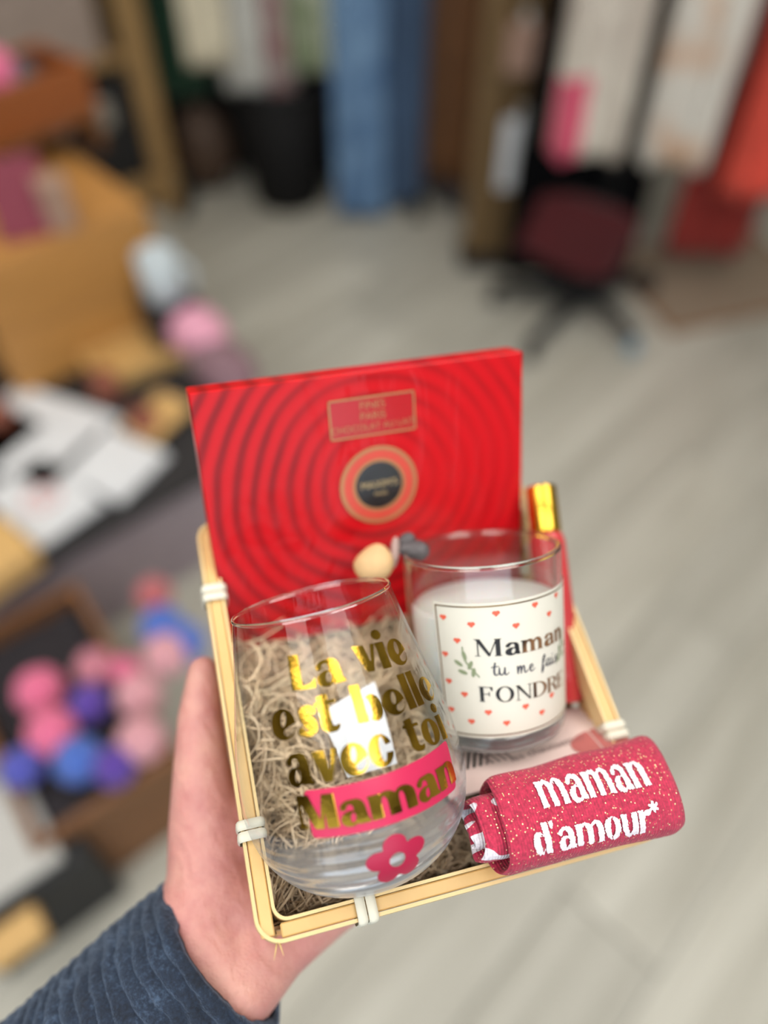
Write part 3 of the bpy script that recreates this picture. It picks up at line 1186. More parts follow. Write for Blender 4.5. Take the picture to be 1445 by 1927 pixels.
# gold-framed title
ax_, ay_ = on_box(615, 753)
bx_, by_ = on_box(779, 735)
cx2, cy2 = on_box(621, 829)
fx0, fx1, fy1, fy0 = ax_, bx_, (ay_ + by_) / 2, (ay_ + by_) / 2 - abs(ay_ - cy2)
M['title_red'] = mat('title_red', (186, 4, 16), 0.35, var=0.03, Coat_Weight=0.5)
ttl = mesh('title_panel', [(fx0, fy0, 0.0003), (fx1, fy0, 0.0003), (fx1, fy1, 0.0003), (fx0, fy1, 0.0003)], [(0, 1, 2, 3)], M['title_red'], choc)
lw_ = 0.0009
verts, faces = [], []
for (x0, x1, y0, y1) in ((fx0, fx1, fy0, fy0 + lw_), (fx0, fx1, fy1 - lw_, fy1), (fx0, fx0 + lw_, fy0, fy1), (fx1 - lw_, fx1, fy0, fy1)):
    b_ = len(verts)
    verts += [(x0, y0, 0.0005), (x1, y0, 0.0005), (x1, y1, 0.0005), (x0, y1, 0.0005)]
    faces.append((b_, b_ + 1, b_ + 2, b_ + 3))
mesh('title_frame', verts, faces, M['gold_dull'], ttl)
fxc, fyc, fh_ = (fx0 + fx1) / 2, (fy0 + fy1) / 2, fy1 - fy0
for s_, dy_, sz in (('FINES', 0.27, 0.0050), ('PARIS', 0.0, 0.0050), ('CHOCOLAT AU LAIT', -0.27, 0.0042)):
    font_line('title_lettering', s_, sz, fxc, fyc + dy_ * fh_, 0.0006, M['gold_dull'], ttl)

# ------------------------------------------------------------------ STEMLESS GLASS
gc, gxa, gya, gaa = axis_frame(586, 1131, 0.306, -13.3, 9.6)
GL_H = 0.1105
prof_pts = [(0.0318, 0.0), (0.0338, 0.010), (0.0358, 0.020), (0.0392, 0.035), (0.0426, 0.050), (0.0446, 0.063), (0.0453, 0.074), (0.0442, 0.084), (0.0412, 0.093), (0.0358, 0.1010), (0.0296, 0.1065), (0.0235, 0.1095), (0.018, 0.1100)]
gprof = [(p[0], GL_H - p[1]) for p in cat_interp(prof_pts, 5)]     # (r, z) with z up from the foot
LM = frame(gc - gaa * GL_H, gxa, gya, gaa)
LMi = LM.inverted()
glass = empty('stemless_glass', LM, 'clear stemless glass with gold lettering, leaning in the basket', 'glass')
v, f = revolve([p for p in gprof if p[1] >= 0.0352], 128)
mesh('bowl', v, f, M['glass_wall'], glass, True)
# rim: a rounded bead of glass
rb = []
for k_ in range(10):
    t = 2 * math.pi * k_ / 10
    rb.append((0.0316 + 0.00062 * math.cos(t), GL_H + 0.0008 * math.sin(t)))
v, f = revolve(rb, 128, True)
mesh('rim', v, f, M['glass_solid'], glass, True)
# heavy solid foot
low = [p for p in gprof if p[1] < 0.0130]
mid = [p for p in gprof if 0.0125 <= p[1] <= 0.0365]
v, f = revolve(mid, 128)
mesh('lower_bowl', v, f, M['glass_foot'], glass, True)
inner = [(r * 0.93, 0.0128 - 0.0062 * (1 - (r / low[0][0]) ** 2) ** 1.0) for r in np.linspace(low[0][0], 0.0006, 14)]
v, f = revolve([(0.0004, low[-1][1] + 0.0012)] + low[::-1] + inner, 128)
mesh('foot', v, f, M['glass_foot'], glass, True)
g_r = np.array([p[0] for p in gprof][::-1])
g_z = np.array([p[1] for p in gprof][::-1])


def glass_pt(th, z, off=0.0003):               # th from the side facing the viewer, positive to the right
    r = float(np.interp(z, g_z, g_r))
    dr = (float(np.interp(z + 0.001, g_z, g_r)) - float(np.interp(z - 0.001, g_z, g_r))) / 0.002
    n_ = Vector((1, 0, -dr)).normalized()
    rr, zz = r + n_.x * off, z + n_.z * off
    return (rr * math.sin(th), -rr * math.cos(th), zz)


def on_revolved(u, v, mi, rz, zmax):
    """angle and height where a sight line first meets a round thing"""
    o_ = mi @ CAM0
    d_ = (mi.to_3x3() @ ray(u, v))
    prev = None
    for k_ in range(4000):
        t = 0.22 + k_ * 0.00006
        q_ = o_ + d_ * t
        if 0 <= q_.z <= zmax and math.hypot(q_.x, q_.y) <= rz(q_.z):
            return math.atan2(q_.x, -q_.y), q_.z
    return 0.0, zmax / 2


grz = lambda z: float(np.interp(z, g_z, g_r))


def glass_text(s, pl, pr, ptop, name, off=0.0004, **kw):
    """pl, pr: left and right ends of the baseline; ptop: top of the first letter"""
    (ta, za), (tb, zb), (tc, zc) = on_revolved(*pl, LMi, grz, GL_H), on_revolved(*pr, LMi, grz, GL_H), on_revolved(*ptop[:2], LMi, grz, GL_H)
    uvm = text_uv(s, **dict(dict(w=0.46, gap=0.06), **kw))
    sv = (zc - za) / ptop[2]
    su = (tb - ta) / uvm[2]
    return decal(name, uvm, lambda u, v: glass_pt(ta + u * su, za + (zb - za) * u / uvm[2] + v * sv, off), M['foil'], glass)


# pink band first, letters over it
corners = [on_revolved(*p, LMi, grz, GL_H) for p in ((590, 1577), (857, 1482), (838, 1392), (572, 1487))]
(t0, z0), (t1, z1), (t2, z2), (t3, z3) = corners
f_ = Fld(-0.06, 1.06, -0.10, 1.10, 0.02)
rr_ = np.hypot(np.maximum(np.abs(f_.X - 0.5) * 3.1 - (0.5 * 3.1 - 0.08), 0), np.maximum(np.abs(f_.Y - 0.5) - 0.42, 0)) - 0.08
uvm = f_.to_mesh(rr_)
decal('pink_band', uvm, lambda u, v: glass_pt((t0 + (t1 - t0) * u) * (1 - v) + (t3 + (t2 - t3) * u) * v, (z0 + (z1 - z0) * u) * (1 - v) + (z3 + (z2 - z3) * u) * v, 0.0002), M['pink_print'], glass)
glass_text('La', (551, 1300), (651, 1281), (537, 1235, 1.4), 'gold_lettering')
glass_text('vie', (676, 1268), (770, 1246), (664, 1216, 1.0), 'gold_lettering')
glass_text('est', (515, 1393), (641, 1371), (509, 1337, 1.0), 'gold_lettering')
glass_text('belle', (674, 1362), (819, 1311), (654, 1291, 1.48), 'gold_lettering')
glass_text('avec', (543, 1479), (747, 1432), (536, 1420, 1.0), 'gold_lettering')
glass_text('toi', (776, 1415), (841, 1388), (763, 1353, 1.2), 'gold_lettering')
glass_text('Maman', (569, 1559), (856, 1467), (556, 1496, 1.4), 'gold_lettering', 0.0006)
tf, zf = on_revolved(748, 1617, LMi, grz, GL_H)
flower = shape_uv(lambda f: sub(Umin(f.ell(0, 0, 0.34, 0.34), *[f.ell(0.56 * math.cos(t), 0.56 * math.sin(t), 0.37, 0.35, t) for t in [math.radians(92 + 72 * k_) for k_ in range(5)]]), f.ell(0, 0, 0.24, 0.27)), 1.1, 0.06)
decal('rose_flower', flower, lambda u, v: glass_pt(tf + u * 0.0108 / 0.037, zf + v * 0.0112, 0.0002), M['rose_print'], glass)

# ------------------------------------------------------------------ CANDLE
jc, jx, jy, ja = axis_frame(905, 1033, 0.345, -4.2, 13.7)
JH = 0.083
JM = frame(jc - ja * JH, jx, jy, ja)
JMi = JM.inverted()
jr = lambda z: 0.0325 + (0.0350 - 0.0325) * min(1, max(0, z / JH))
candle = empty('candle_jar', JM, 'white candle in a clear glass jar with heart-printed label', 'candle')
v, f = revolve([(jr(z), z) for z in np.linspace(0.0105, JH, 14)], 96)
mesh('jar_wall', v, f, M['jar_wall'], candle, True)
v, f = revolve([(jr(z) - 0.0022, z) for z in np.linspace(0.0615, JH, 8)], 96)
mesh('jar_inside', v, f, M['jar_wall'], candle, True)
rb = [(jr(JH) - 0.0011 + 0.0012 * math.cos(2 * math.pi * k_ / 10), JH + 0.0011 * math.sin(2 * math.pi * k_ / 10)) for k_ in range(10)]
v, f = revolve(rb, 96, True)
mesh('jar_rim', v, f, M['jar_solid'], candle, True)
v, f = revolve([(0.0004, 0.0015), (0.024, 0.0006), (0.0295, 0.0), (0.0318, 0.0012), (jr(0.004), 0.004), (jr(0.0104), 0.0104), (0.0295, 0.0100), (0.0004, 0.0092)], 96)
mesh('jar_foot', v, f, M['jar_foot'], candle, True)
v, f = revolve([(0.0004, 0.0108), (jr(0.011) - 0.0012, 0.0110), (jr(0.059) - 0.0012, 0.0590), (jr(0.06) - 0.0030, 0.0603), (0.0004, 0.0598)], 96)
mesh('wax', v, f, M['wax'], candle, True)


def jar_pt(th, z, off=0.0004):
    r = jr(z) + off
    return (r * math.sin(th), -r * math.cos(th), z)


def on_jar(u, v):
    return on_revolved(u, v, JMi, jr, JH)


la, lzt = on_jar(815, 1130)
_, lzb = on_jar(900, 1388)
lb_ = 1.62
nu = 48


def patch(name, a, b, z0, z1, off, material, parent, n=48):
    verts, faces = [], []
    for i_ in range(n + 1):
        th = a + (b - a) * i_ / n
        verts += [jar_pt(th, z0, off), jar_pt(th, z1, off)]
        if i_:
            faces.append((2 * i_ - 2, 2 * i_, 2 * i_ + 1, 2 * i_ - 1))
    return mesh(name, verts, faces, material, parent, True)


label = patch('label', la, lb_, lzb, lzt, 0.0004, M['ivory'], candle)
M['label_gold'] = mat('label_gold_line', (150, 116, 70), 0.25, 0.8, var=0.1)
bw_, ins = 0.00055, 0.0012
verts, faces = [], []
for nm, a, b, z0_, z1_ in (('label_line', la + 0.03, lb_ - 0.03, lzt - ins - bw_, lzt - ins), ('label_line', la + 0.03, lb_ - 0.03, lzb + ins, lzb + ins + bw_),
                           ('label_line', la + 0.03, la + 0.046, lzb + ins, lzt - ins), ('label_line', lb_ - 0.046, lb_ - 0.03, lzb + ins, lzt - ins)):
    patch(nm, a, b, z0_, z1_, 0.0006, M['label_gold'], label)
heart_px = [(835, 1161), (887, 1175), (933, 1154), (970, 1177), (1005, 1138), (1031, 1155), (861, 1205), (839, 1230), (846, 1281), (875, 1306), (851, 1334), (919, 1340), (888, 1357), (953, 1360), (988, 1329), (1018, 1340), (1036, 1308), (1044, 1120)]
for u, v in heart_px:
    t, z = on_jar(u, v)
    decal('heart', heart_uv, lambda a, b, t=t, z=z: jar_pt(t + a * 0.0017 / 0.034, z + b * 0.00155, 0.0006), M['heart'], label)


def jar_text(s, pl, pr, ptop, material, **kw):
    (ta, za), (tb, zb), (tc, zc) = on_jar(*pl), on_jar(*pr), on_jar(*ptop[:2])
    uvm = text_uv(s, **kw)
    sv, su = (zc - za) / ptop[2], (tb - ta) / uvm[2]
    return decal('label_lettering', uvm, lambda u, v: jar_pt(ta + u * su, za + (zb - za) * u / uvm[2] + v * sv, 0.0007), material, label)


jar_text('Maman', (896, 1234), (1052, 1200), (895, 1202, 1.4), M['label_foil'], w=0.26, h=0.06, serif=True, gap=0.15)
jar_text('tu me fais', (928, 1270), (1046, 1243), (926, 1249, 1.4), M['navy_print'], script=True, space=0.7)
jar_text('FONDRE', (905, 1319), (1056, 1286), (902, 1291, 1.4), M['label_foil'], w=0.24, h=0.06, serif=True, gap=0.12)


def sprig(px, flip=1):
    t0_, z0_ = on_jar(*px)
    for k_, (a, b, rot) in enumerate(((0.0, 0.0024, 0.25), (-0.0028, -0.0012, 1.0), (0.0022, -0.0018, -0.45), (-0.0012, -0.0050, 1.25), (0.0034, -0.0050, -0.2))):
        sh = shape_uv(lambda f: f.ell(0, 0, 0.42, 1.0), 1.1, 0.12)
        c_, s2 = math.cos(rot), math.sin(rot)
        decal('leaf', sh, lambda u, v, a=a, b=b, c_=c_, s2=s2: jar_pt(t0_ + flip * (a + (u * c_ - v * s2) * 0.0021) / 0.034, z0_ + b + (u * s2 + v * c_) * 0.0021, 0.0006), M['leaf_print'], label)
    sh = shape_uv(lambda f: f.smooth_chain([(-0.1, 0.9, 0.05), (0.05, 0.0, 0.06), (0.95, -1.0, 0.05)]), 1.2, 0.08)
    decal('sprig_stem', sh, lambda u, v: jar_pt(t0_ + flip * (u * 0.006) / 0.034, z0_ + v * 0.007, 0.0006), M['leaf_print'], label)


sprig((875, 1243))
sprig((1053, 1210), -1)

# ------------------------------------------------------------------ SPRAY BOTTLE WITH GOLD CAP (behind the candle)
bt, bb = P(1017, 915, 0.386), P(1066, 1320, 0.371)
bz_ = (bt - bb).normalized()
bl_ = (bt - bb).length
bxx = bz_.cross(FW).normalized()
byy = bz_.cross(bxx)
SM = frame(bb, bxx, byy, bz_)
M['bottle'] = mat('red_bottle', (208, 62, 66), 0.25, var=0.06, Coat_Weight=0.7)
spray = empty('spray_bottle', SM, 'slim red bottle with a shiny gold cap behind the candle', 'bottle')
capz = bl_ - 0.0225
v, f = revolve([(0.0004, 0.0), (0.0078, 0.0), (0.0088, 0.0015), (0.0088, capz - 0.006), (0.0078, capz - 0.002), (0.0055, capz), (0.0004, capz)], 48)
mesh('bottle_body', v, f, M['bottle'], spray, True)
v, f = revolve([(0.0004, capz - 0.001), (0.0074, capz - 0.001), (0.0076, capz), (0.0076, bl_ - 0.0008), (0.0070, bl_), (0.0004, bl_)], 48)
o = mesh('gold_cap', v, f, M['gold_cap'], spray, True)
o['label'] = 'shiny gold cylindrical cap'
for p in o.data.polygons:
    p.use_smooth = abs(p.normal.z) < 0.5

# ------------------------------------------------------------------ SMALL PIECES BETWEEN GLASS AND BOX
# rounded tan wooden tip
tc_ = P(703, 1062, 0.350)
verts, faces = [], []
bm = bmesh.new()
bmesh.ops.create_icosphere(bm, subdivisions=4, radius=1)
for vv in bm.verts:
    x, y, z = vv.co
    lob = 1.0 + 0.38 * max(0, z) * (x + 0.25)
    vv.co = Vector((x * 0.0092, y * 0.0050, z * 0.0080 * lob))
me = bpy.data.meshes.new('wooden_heart')
bm.to_mesh(me)
bm.free()
for p in me.polygons:
    p.use_smooth = True
o = new_obj('wooden_heart', me, M['tan'])
o.matrix_world = frame(tc_, RT, FW, UP) @ Matrix.Rotation(math.radians(-8), 4, 'Y')
tag(o, 'rounded tan wooden tip peeking out behind the glass rim', 'ornament')
# stick that carries it
rib = empty('ribbon_bow', frame(P(762, 1040, 0.353), RT, FW, UP), 'small grey ribbon bow between glass rim and candle jar', 'ribbon')


M['ribbon_light'] = mat('pale_ribbon_side', (178, 150, 142), 0.5, var=0.1)
def lobe(name, c, r, ang, material, seed):
    bm = bmesh.new()
    bmesh.ops.create_icosphere(bm, subdivisions=4, radius=1)
    for vv in bm.verts:
        p = vv.co.copy()
        pinch = 0.55 + 0.45 * (p.x + 1) / 2
        q_ = 1 + 0.16 * noise.noise(p * 2.4 + Vector((seed, 0, 0)))
        vv.co = Matrix.Rotation(ang, 3, 'Y') @ Vector((p.x * r[0], p.y * r[1] * pinch * q_, p.z * r[2] * pinch * q_)) + Vector(c)
    me = bpy.data.meshes.new(name)
    bm.to_mesh(me)
    bm.free()
    for p in me.polygons:
        p.use_smooth = True
    return new_obj(name, me, material, rib)


lobe('ribbon_loop', (0.0036, 0.0, 0.0012), (0.0078, 0.004, 0.0058), 0.10, M['grey_ribbon'], 1)
lobe('ribbon_loop', (0.0002, 0.001, 0.0052), (0.0050, 0.003, 0.0042), -0.5, M['grey_ribbon'], 2)
lobe('ribbon_tail', (-0.0046, -0.001, 0.0002), (0.0072, 0.003, 0.0026), -1.52, M['ribbon_light'], 3)
v, f = tube([(0.0005, 0, 0.001), (0.002, 0.001, -0.02), (0.005, 0.002, -0.045)], 0.0016, 10)
M['stick'] = mat('brown_stick', (150, 92, 70), 0.6, var=0.15)
mesh('stick', v, f, M['stick'], rib, True)

# white paper tag on the wool, seen through the glass
pa = [on_basket(u, v, -0.6) for u, v in ((598, 1345), (700, 1292), (745, 1440), (655, 1462))]
pts_ = []
for q, dz in zip(pa, (0.002, 0.007, 0.003, -0.001)):
    pts_.append(Vector((q.x, q.y, q.z + dz)))
verts, faces = [], []
for i_ in range(9):
    for j_ in range(9):
        s_, t_ = i_ / 8, j_ / 8
        p = (pts_[0] * (1 - s_) + pts_[1] * s_) * (1 - t_) + (pts_[3] * (1 - s_) + pts_[2] * s_) * t_
        p = p + Vector((0, 0, 0.0022 * math.sin(math.pi * t_)))
        verts += [p, p + Vector((0, 0, -0.0004))]
for i_ in range(8):
    for j_ in range(8):
        a_ = lambda ii, jj, kk: ((ii * 9) + jj) * 2 + kk
        faces.append((a_(i_, j_, 0), a_(i_, j_ + 1, 0), a_(i_ + 1, j_ + 1, 0), a_(i_ + 1, j_, 0)))
        faces.append((a_(i_, j_, 1), a_(i_ + 1, j_, 1), a_(i_ + 1, j_ + 1, 1), a_(i_, j_ + 1, 1)))
o = mesh('paper_tag', verts, faces, M['paper'], None, True, BM)
tag(o, 'small white paper tag lying on wood wool, seen through the glass', 'paper tag')

# ------------------------------------------------------------------ PINK CARD under candle and socks
qa, qb, qc = P(845, 1500, 0.318), P(1205, 1412, 0.336), P(1100, 1325, 0.372)
kx = (qb - qa)
kl = kx.length
kx.normalize()
kz = kx.cross(qc - qa).normalized()
ky = kz.cross(kx)
kd = (qc - qa).dot(ky)
KM = frame(qa, kx, ky, kz)
M['card'] = mat('blush_card', (240, 214, 206), 0.5, var=0.02)
M['card_rose'] = mat('dusty_rose_print', (196, 112, 108), 0.5, var=0.05)
M['card_grey'] = mat('grey_print', (150, 128, 124), 0.5, var=0.1)
card = empty('gift_card', KM, 'blush pink card with dusty rose oval behind the rolled socks', 'card')
bevel_box('card_sheet', (kl / 2, kd / 2, -0.001), (kl, kd, 0.0018), M['card'], card, 0.0004, 1)
KMi = KM.inverted()


def on_card(u, v):
    r = ray(u, v)
    t = (KM.translation - CAM0).dot(kz) / r.dot(kz)
    q = KMi @ (CAM0 + r * t)
    return q.x, q.y


ox, oy = on_card(1140, 1393)
ov = shape_uv(lambda f: np.maximum(f.ell(0, 0, 1.0, 0.8), -np.abs(f.X + 0.25) + 0.03), 1.1, 0.06)
okv = [(ox + u * 0.0165, oy + v * 0.0115) for u, v in ov[0]]
keep = lambda p: (min(max(p[0], 0.0005), kl - 0.0005), min(max(p[1], 0.0005), kd - 0.0005), 0.0003)
mesh('rose_oval', [keep(p) for p in okv], ov[1], M['card_rose'], card)
cx3, cy3 = on_card(1030, 1408)
font_line('card_lettering', 'les chaussettes', 0.0062, cx3, cy3, 0.0003, M['card_grey'], card, 0.10)
sx3, sy3 = on_card(908, 1430)
for k_ in range(9):
    x0 = sx3 - 0.012 + k_ * 0.0030
    verts = [(x0, sy3 - 0.004, 0.0003), (x0 + 0.0012, sy3 - 0.004, 0.0003), (x0 + 0.0012 + (0.005 if k_ < 5 else -0.005), sy3 + 0.008, 0.0003), (x0 + (0.005 if k_ < 5 else -0.005), sy3 + 0.008, 0.0003)]
    mesh('printed_stripe', verts, [(0, 1, 2, 3)], M['black_print'] if k_ < 4 else M['card_grey'], card)

# ------------------------------------------------------------------ ROLLED SOCKS
sc_ = P(1096, 1519, 0.313)
sxd = cdir((0.952, -0.125, 0.280)).normalized()
szd = (-ray(1096, 1519).normalized() + UP * 0.30)
szd = (szd - sxd * szd.dot(sxd)).normalized()
syd = szd.cross(sxd)
KS = frame(sc_, sxd, syd, szd)
KSi = KS.inverted()
SL, SA, SB = 0.0385, 0.0222, 0.0172           # half length, half height, half depth
socks = empty('rolled_socks', KS, 'rolled pink glitter knit socks with white words on the basket edge', 'socks')
TURNS, TH = 2.9, 0.0026


def sock_pt(phi, x, inset=0.0, wob=True):
    """phi: roll angle from the outside inward (0 at the outer end, behind); inset from the outer skin"""
    kq = phi / (2 * math.pi)
    a = SA - kq * 0.0058 - inset
    b = SB - kq * 0.0050 - inset
    t = -phi + math.radians(215)
    c_, s2 = math.cos(t), math.sin(t)
    e = 0.80
    yy = a * math.copysign(abs(s2) ** e, s2)
    zz = b * math.copysign(abs(c_) ** e, c_)
    if wob:
        q_ = noise.noise(Vector((x * 45, yy * 45, zz * 45 + phi))) * 0.0010
        yy += q_
        zz += q_
        yy *= 1 + 0.05 * (x / SL)
    return Vector((x, yy, zz))


NP, NX = 240, 56
verts, faces = [], []
for i_ in range(NP + 1):
    phi = TURNS * 2 * math.pi * i_ / NP
    kq = phi / (2 * math.pi)
    sm = min(1, max(0, (kq - 0.75) / 0.5))
    sm = sm * sm * (3 - 2 * sm)
    left = -SL - 0.0085 * sm - 0.002 * max(0, kq - 1.2) - 0.0013 * sm * math.sin(phi * 1.7) + 0.0016 * math.sin(phi) * (1 - sm)
    right = SL + 0.0026 * math.sin(phi + 0.5) * (1 - sm) - 0.006 * sm
    rows = []
    for side, ins_ in ((0, 0.0), (1, TH)):
        for j_ in range(NX + 1):
            x = left + (right - left) * j_ / NX
            edge = max(0, 1 - (x - left) / 0.004) if x < 0 else max(0, 1 - (right - x) / 0.004)
            push = edge * edge * TH * 0.42
            verts.append(sock_pt(phi, x, ins_ + (push if side == 0 else -push)))
ST = 2 * (NX + 1)


def motif_at(phi, x):
    kq = phi / (2 * math.pi)
    v_ = 0.5 + 1.3 * noise.noise(Vector((phi * 1.7, x * 105, 5.3)))
    v_ *= min(1, max(0, (kq - 0.98) / 0.08))
    v_ *= min(1, max(0, (-SL + 0.010 - x) / 0.003))
    return min(1.0, max(0.0, v_))


mot = [0.0] * len(verts)
for i_ in range(NP + 1):
    phi = TURNS * 2 * math.pi * i_ / NP
    for s_ in (0, 1):
        for j_ in range(NX + 1):
            a = i_ * ST + s_ * (NX + 1) + j_
            mot[a] = motif_at(phi, verts[a].x)
for i_ in range(NP):
    for j_ in range(NX):
        for s_ in (0, 1):
            a = i_ * ST + s_ * (NX + 1) + j_
            b = a + ST
            faces.append((a, b, b + 1, a + 1) if s_ == 0 else (a, a + 1, b + 1, b))
    for j_ in (0, NX):
        a, b = i_ * ST + j_, i_ * ST + NX + 1 + j_
        faces.append((a, b, b + ST, a + ST) if j_ == 0 else (a, a + ST, b + ST, b))
for i_ in (0, NP):
    for j_ in range(NX):
        a = i_ * ST + j_
        faces.append((a, a + 1, a + NX + 2, a + NX + 1))
o = mesh('knit_roll', verts, faces, M['sock_motif'], socks, True)
at_ = o.data.attributes.new('motif', 'FLOAT', 'POINT')
at_.data.foreach_set('value', mot)
# plug so that the middle of the roll is knit, not air
bm = bmesh.new()
bmesh.ops.create_icosphere(bm, subdivisions=4, radius=1)
for vv in bm.verts:
    c = vv.co.copy()
    vv.co = Vector((c.x * (SL - 0.002) - 0.002, c.y * 0.0062, c.z * 0.0042)) * (1 + 0.12 * noise.noise(c * 3))
me = bpy.data.meshes.new('knit_core')
bm.to_mesh(me)
bm.free()
for p in me.polygons:
    p.use_smooth = True
new_obj('knit_core', me, M['sock'], socks)


def on_sock(u, v):
    o_ = KSi @ CAM0
    d_ = KSi.to_3x3() @ ray(u, v)
    for k_ in range(3000):
        q_ = o_ + d_ * (0.25 + k_ * 0.00004)
        if (abs(q_.y) / SA) ** 2.5 + (abs(q_.z) / SB) ** 2.5 < 1:
            return q_.x, q_.y
    return 0, 0


def sock_front(x, y):                           # outer skin facing the viewer at local x, y
    lo, hi = math.radians(215 - 90 - 5), math.radians(215 + 90)
    best = None
    a_, b_ = math.radians(125), math.radians(305)
    for _ in range(30):
        mid = (a_ + b_) / 2
        if sock_pt(mid, x).y > y:
            a_ = mid
        else:
            b_ = mid
    p = sock_pt((a_ + b_) / 2, x)
    n_ = Vector((0, p.y / SA ** 2, max(p.z, 0.0005) / SB ** 2)).normalized()
    return p + n_ * 0.0007


for s_, pl, pr, pt in (('maman', (1028, 1517), (1230, 1473), (1012, 1468, 1.0)), ("d'amour*", (1016, 1600), (1252, 1548), (1012, 1544, 1.48))):
    (xa, ya), (xb, yb), (xc, yc) = on_sock(*pl), on_sock(*pr), on_sock(*pt[:2])
    uvm = text_uv(s_, w=0.34, h=0.12, gap=0.07, step=0.05, rough=0.07)
    su, sv = (xb - xa) / uvm[2], (yc - ya) / pt[2]
    decal('knit_lettering', uvm, lambda u, v: sock_front(xa + u * su, ya + (yb - ya) * u / uvm[2] + v * sv), M['sock_white'], socks)

# ------------------------------------------------------------------ HAND AND SLEEVE
def capsule_parts(parts):
    bm = bmesh.new()
    for (p0, r0), (p1, r1) in parts:
        n = max(2, int((p1 - p0).length / (min(r0, r1) * 0.30)))
        for k_ in range(n + 1):
            t = k_ / n
            bmesh.ops.create_icosphere(bm, subdivisions=3, radius=r0 + (r1 - r0) * t, matrix=Matrix.Translation(p0.lerp(p1, t)))
    me = bpy.data.meshes.new('person')
    bm.to_mesh(me)
    bm.free()
    return me


J = {}


def jt(name, x, y, n, r):
    J[name] = (Vector((x / 100, y / 100, n / 100)), r / 100)


jt('arm', -17.5, -12.6, -11.0, 3.0)
jt('wr_a', -10.9, -7.6, -7.3, 2.2)
jt('wr_b', -9.6, -9.9, -7.4, 2.0)
jt('th0', -9.9, -5.8, -7.0, 2.1)
jt('th1', -9.8, -3.6, -6.2, 1.85)
jt('th2', -9.75, -1.4, -5.0, 1.38)
jt('th3', -9.50, 1.0, -4.1, 1.08)
jt('th4', -9.08, 3.05, -3.5, 0.72)
jt('hy0', -7.6, -8.8, -7.7, 1.65)
jt('hy1', -5.0, -7.7, -7.8, 1.55)
jt('pc', -6.2, -5.2, -7.8, 1.7)
mcp = {'i': (-4.4, -1.2, -7.4, 1.15), 'm': (-3.0, -3.3, -7.5, 1.15), 'r': (-2.2, -5.4, -7.5, 1.1), 'p': (-2.2, -7.3, -7.5, 1.0)}
for k_, q in mcp.items():
    jt('k' + k_, *q)
fd = {'i': (0.62, 0.78), 'm': (0.76, 0.65), 'r': (0.86, 0.50), 'p': (0.95, 0.30)}
fl = {'i': (4.3, 2.5, 1.9), 'm': (4.7, 2.9, 2.0), 'r': (4.3, 2.7, 2.0), 'p': (3.3, 2.0, 1.8)}
chains = [('arm', 'wr_a'), ('arm', 'wr_b'), ('wr_a', 'th0'), ('wr_b', 'hy0'), ('wr_a', 'wr_b'), ('th0', 'th1'), ('th1', 'th2'), ('th2', 'th3'), ('th3', 'th4'), ('hy0', 'hy1'),
          ('wr_a', 'pc'), ('wr_b', 'pc'), ('pc', 'ki'), ('pc', 'km'), ('pc', 'kr'), ('hy1', 'kp'), ('hy1', 'kr'), ('ki', 'km'), ('km', 'kr'), ('kr', 'kp'), ('th1', 'ki'), ('th1', 'pc'), ('th0', 'hy0')]
for k_ in 'imrp':
    x, y, n, r = mcp[k_]
    dx, dy = fd[k_]
    last = 'k' + k_
    for q, (L_, rr, dn) in enumerate(zip(fl[k_], (0.92, 0.82, 0.66), (-0.05, 0.12, 0.30))):
        x, y, n = x + dx * L_ * 0.97, y + dy * L_ * 0.97, n + dn
        jt('%s%d' % (k_, q), x, y, n, rr)
        chains.append((last, '%s%d' % (k_, q)))
        last = '%s%d' % (k_, q)
me = capsule_parts([(J[a], J[b]) for a, b in chains])
tmp = bpy.data.objects.new('person', me)
COL.objects.link(tmp)
m1 = tmp.modifiers.new('r', 'REMESH')
m1.mode, m1.voxel_size = 'VOXEL', 0.0017
m2 = tmp.modifiers.new('s', 'SMOOTH')
m2.factor, m2.iterations = 0.6, 14
dg = bpy.context.evaluated_depsgraph_get()
me2 = bpy.data.meshes.new_from_object(tmp.evaluated_get(dg))
bpy.data.objects.remove(tmp)
for p in me2.polygons:
    p.use_smooth = True
me2.materials.clear()
person = new_obj('person', me2, M['skin'])
person.matrix_world = BM
tag(person, 'bare left hand holding the bamboo basket from below, thumb up its side', 'person')
# sleeve
c0, cd = Vector((-9.75, -8.55, -7.2)) / 100, Vector((-0.80, -0.40, -0.42)).normalized()
ca = cd.cross(Vector((0, 0, 1))).normalized()
cb = ca.cross(cd)
NV, NU = 260, 96
verts, faces = [], []
for layer in (0, 1):
    for i_ in range(NV + 1):
        s_ = i_ / NV * 0.16
        for k_ in range(NU):
            t = 2 * math.pi * k_ / NU
            ca_, sa_ = math.cos(t), math.sin(t)
            ph = s_ + 0.004 * noise.noise(Vector((ca_ * 1.6, sa_ * 1.6, s_ * 22))) + 0.0025 * noise.noise(Vector((ca_ * 4, sa_ * 4, s_ * 60 + 9)))
            rr = 0.0375 + 0.06 * s_ + 0.003 * noise.noise(Vector((ca_ * 1.3, sa_ * 1.3, s_ * 16 + 4)))
            rib_ = abs(math.sin(math.pi * ph / 0.0074)) ** 0.45
            rr += 0.0034 * (rib_ - 0.6) + 0.0009 * noise.noise(Vector((ca_ * 9, sa_ * 9, s_ * 160)))
            if s_ < 0.003:
                rr -= 0.0016 * (1 - s_ / 0.003)
            if layer:
                rr -= 0.0035
            verts.append(c0 + cd * s_ + (ca * ca_ + cb * sa_ * 0.86) * rr)
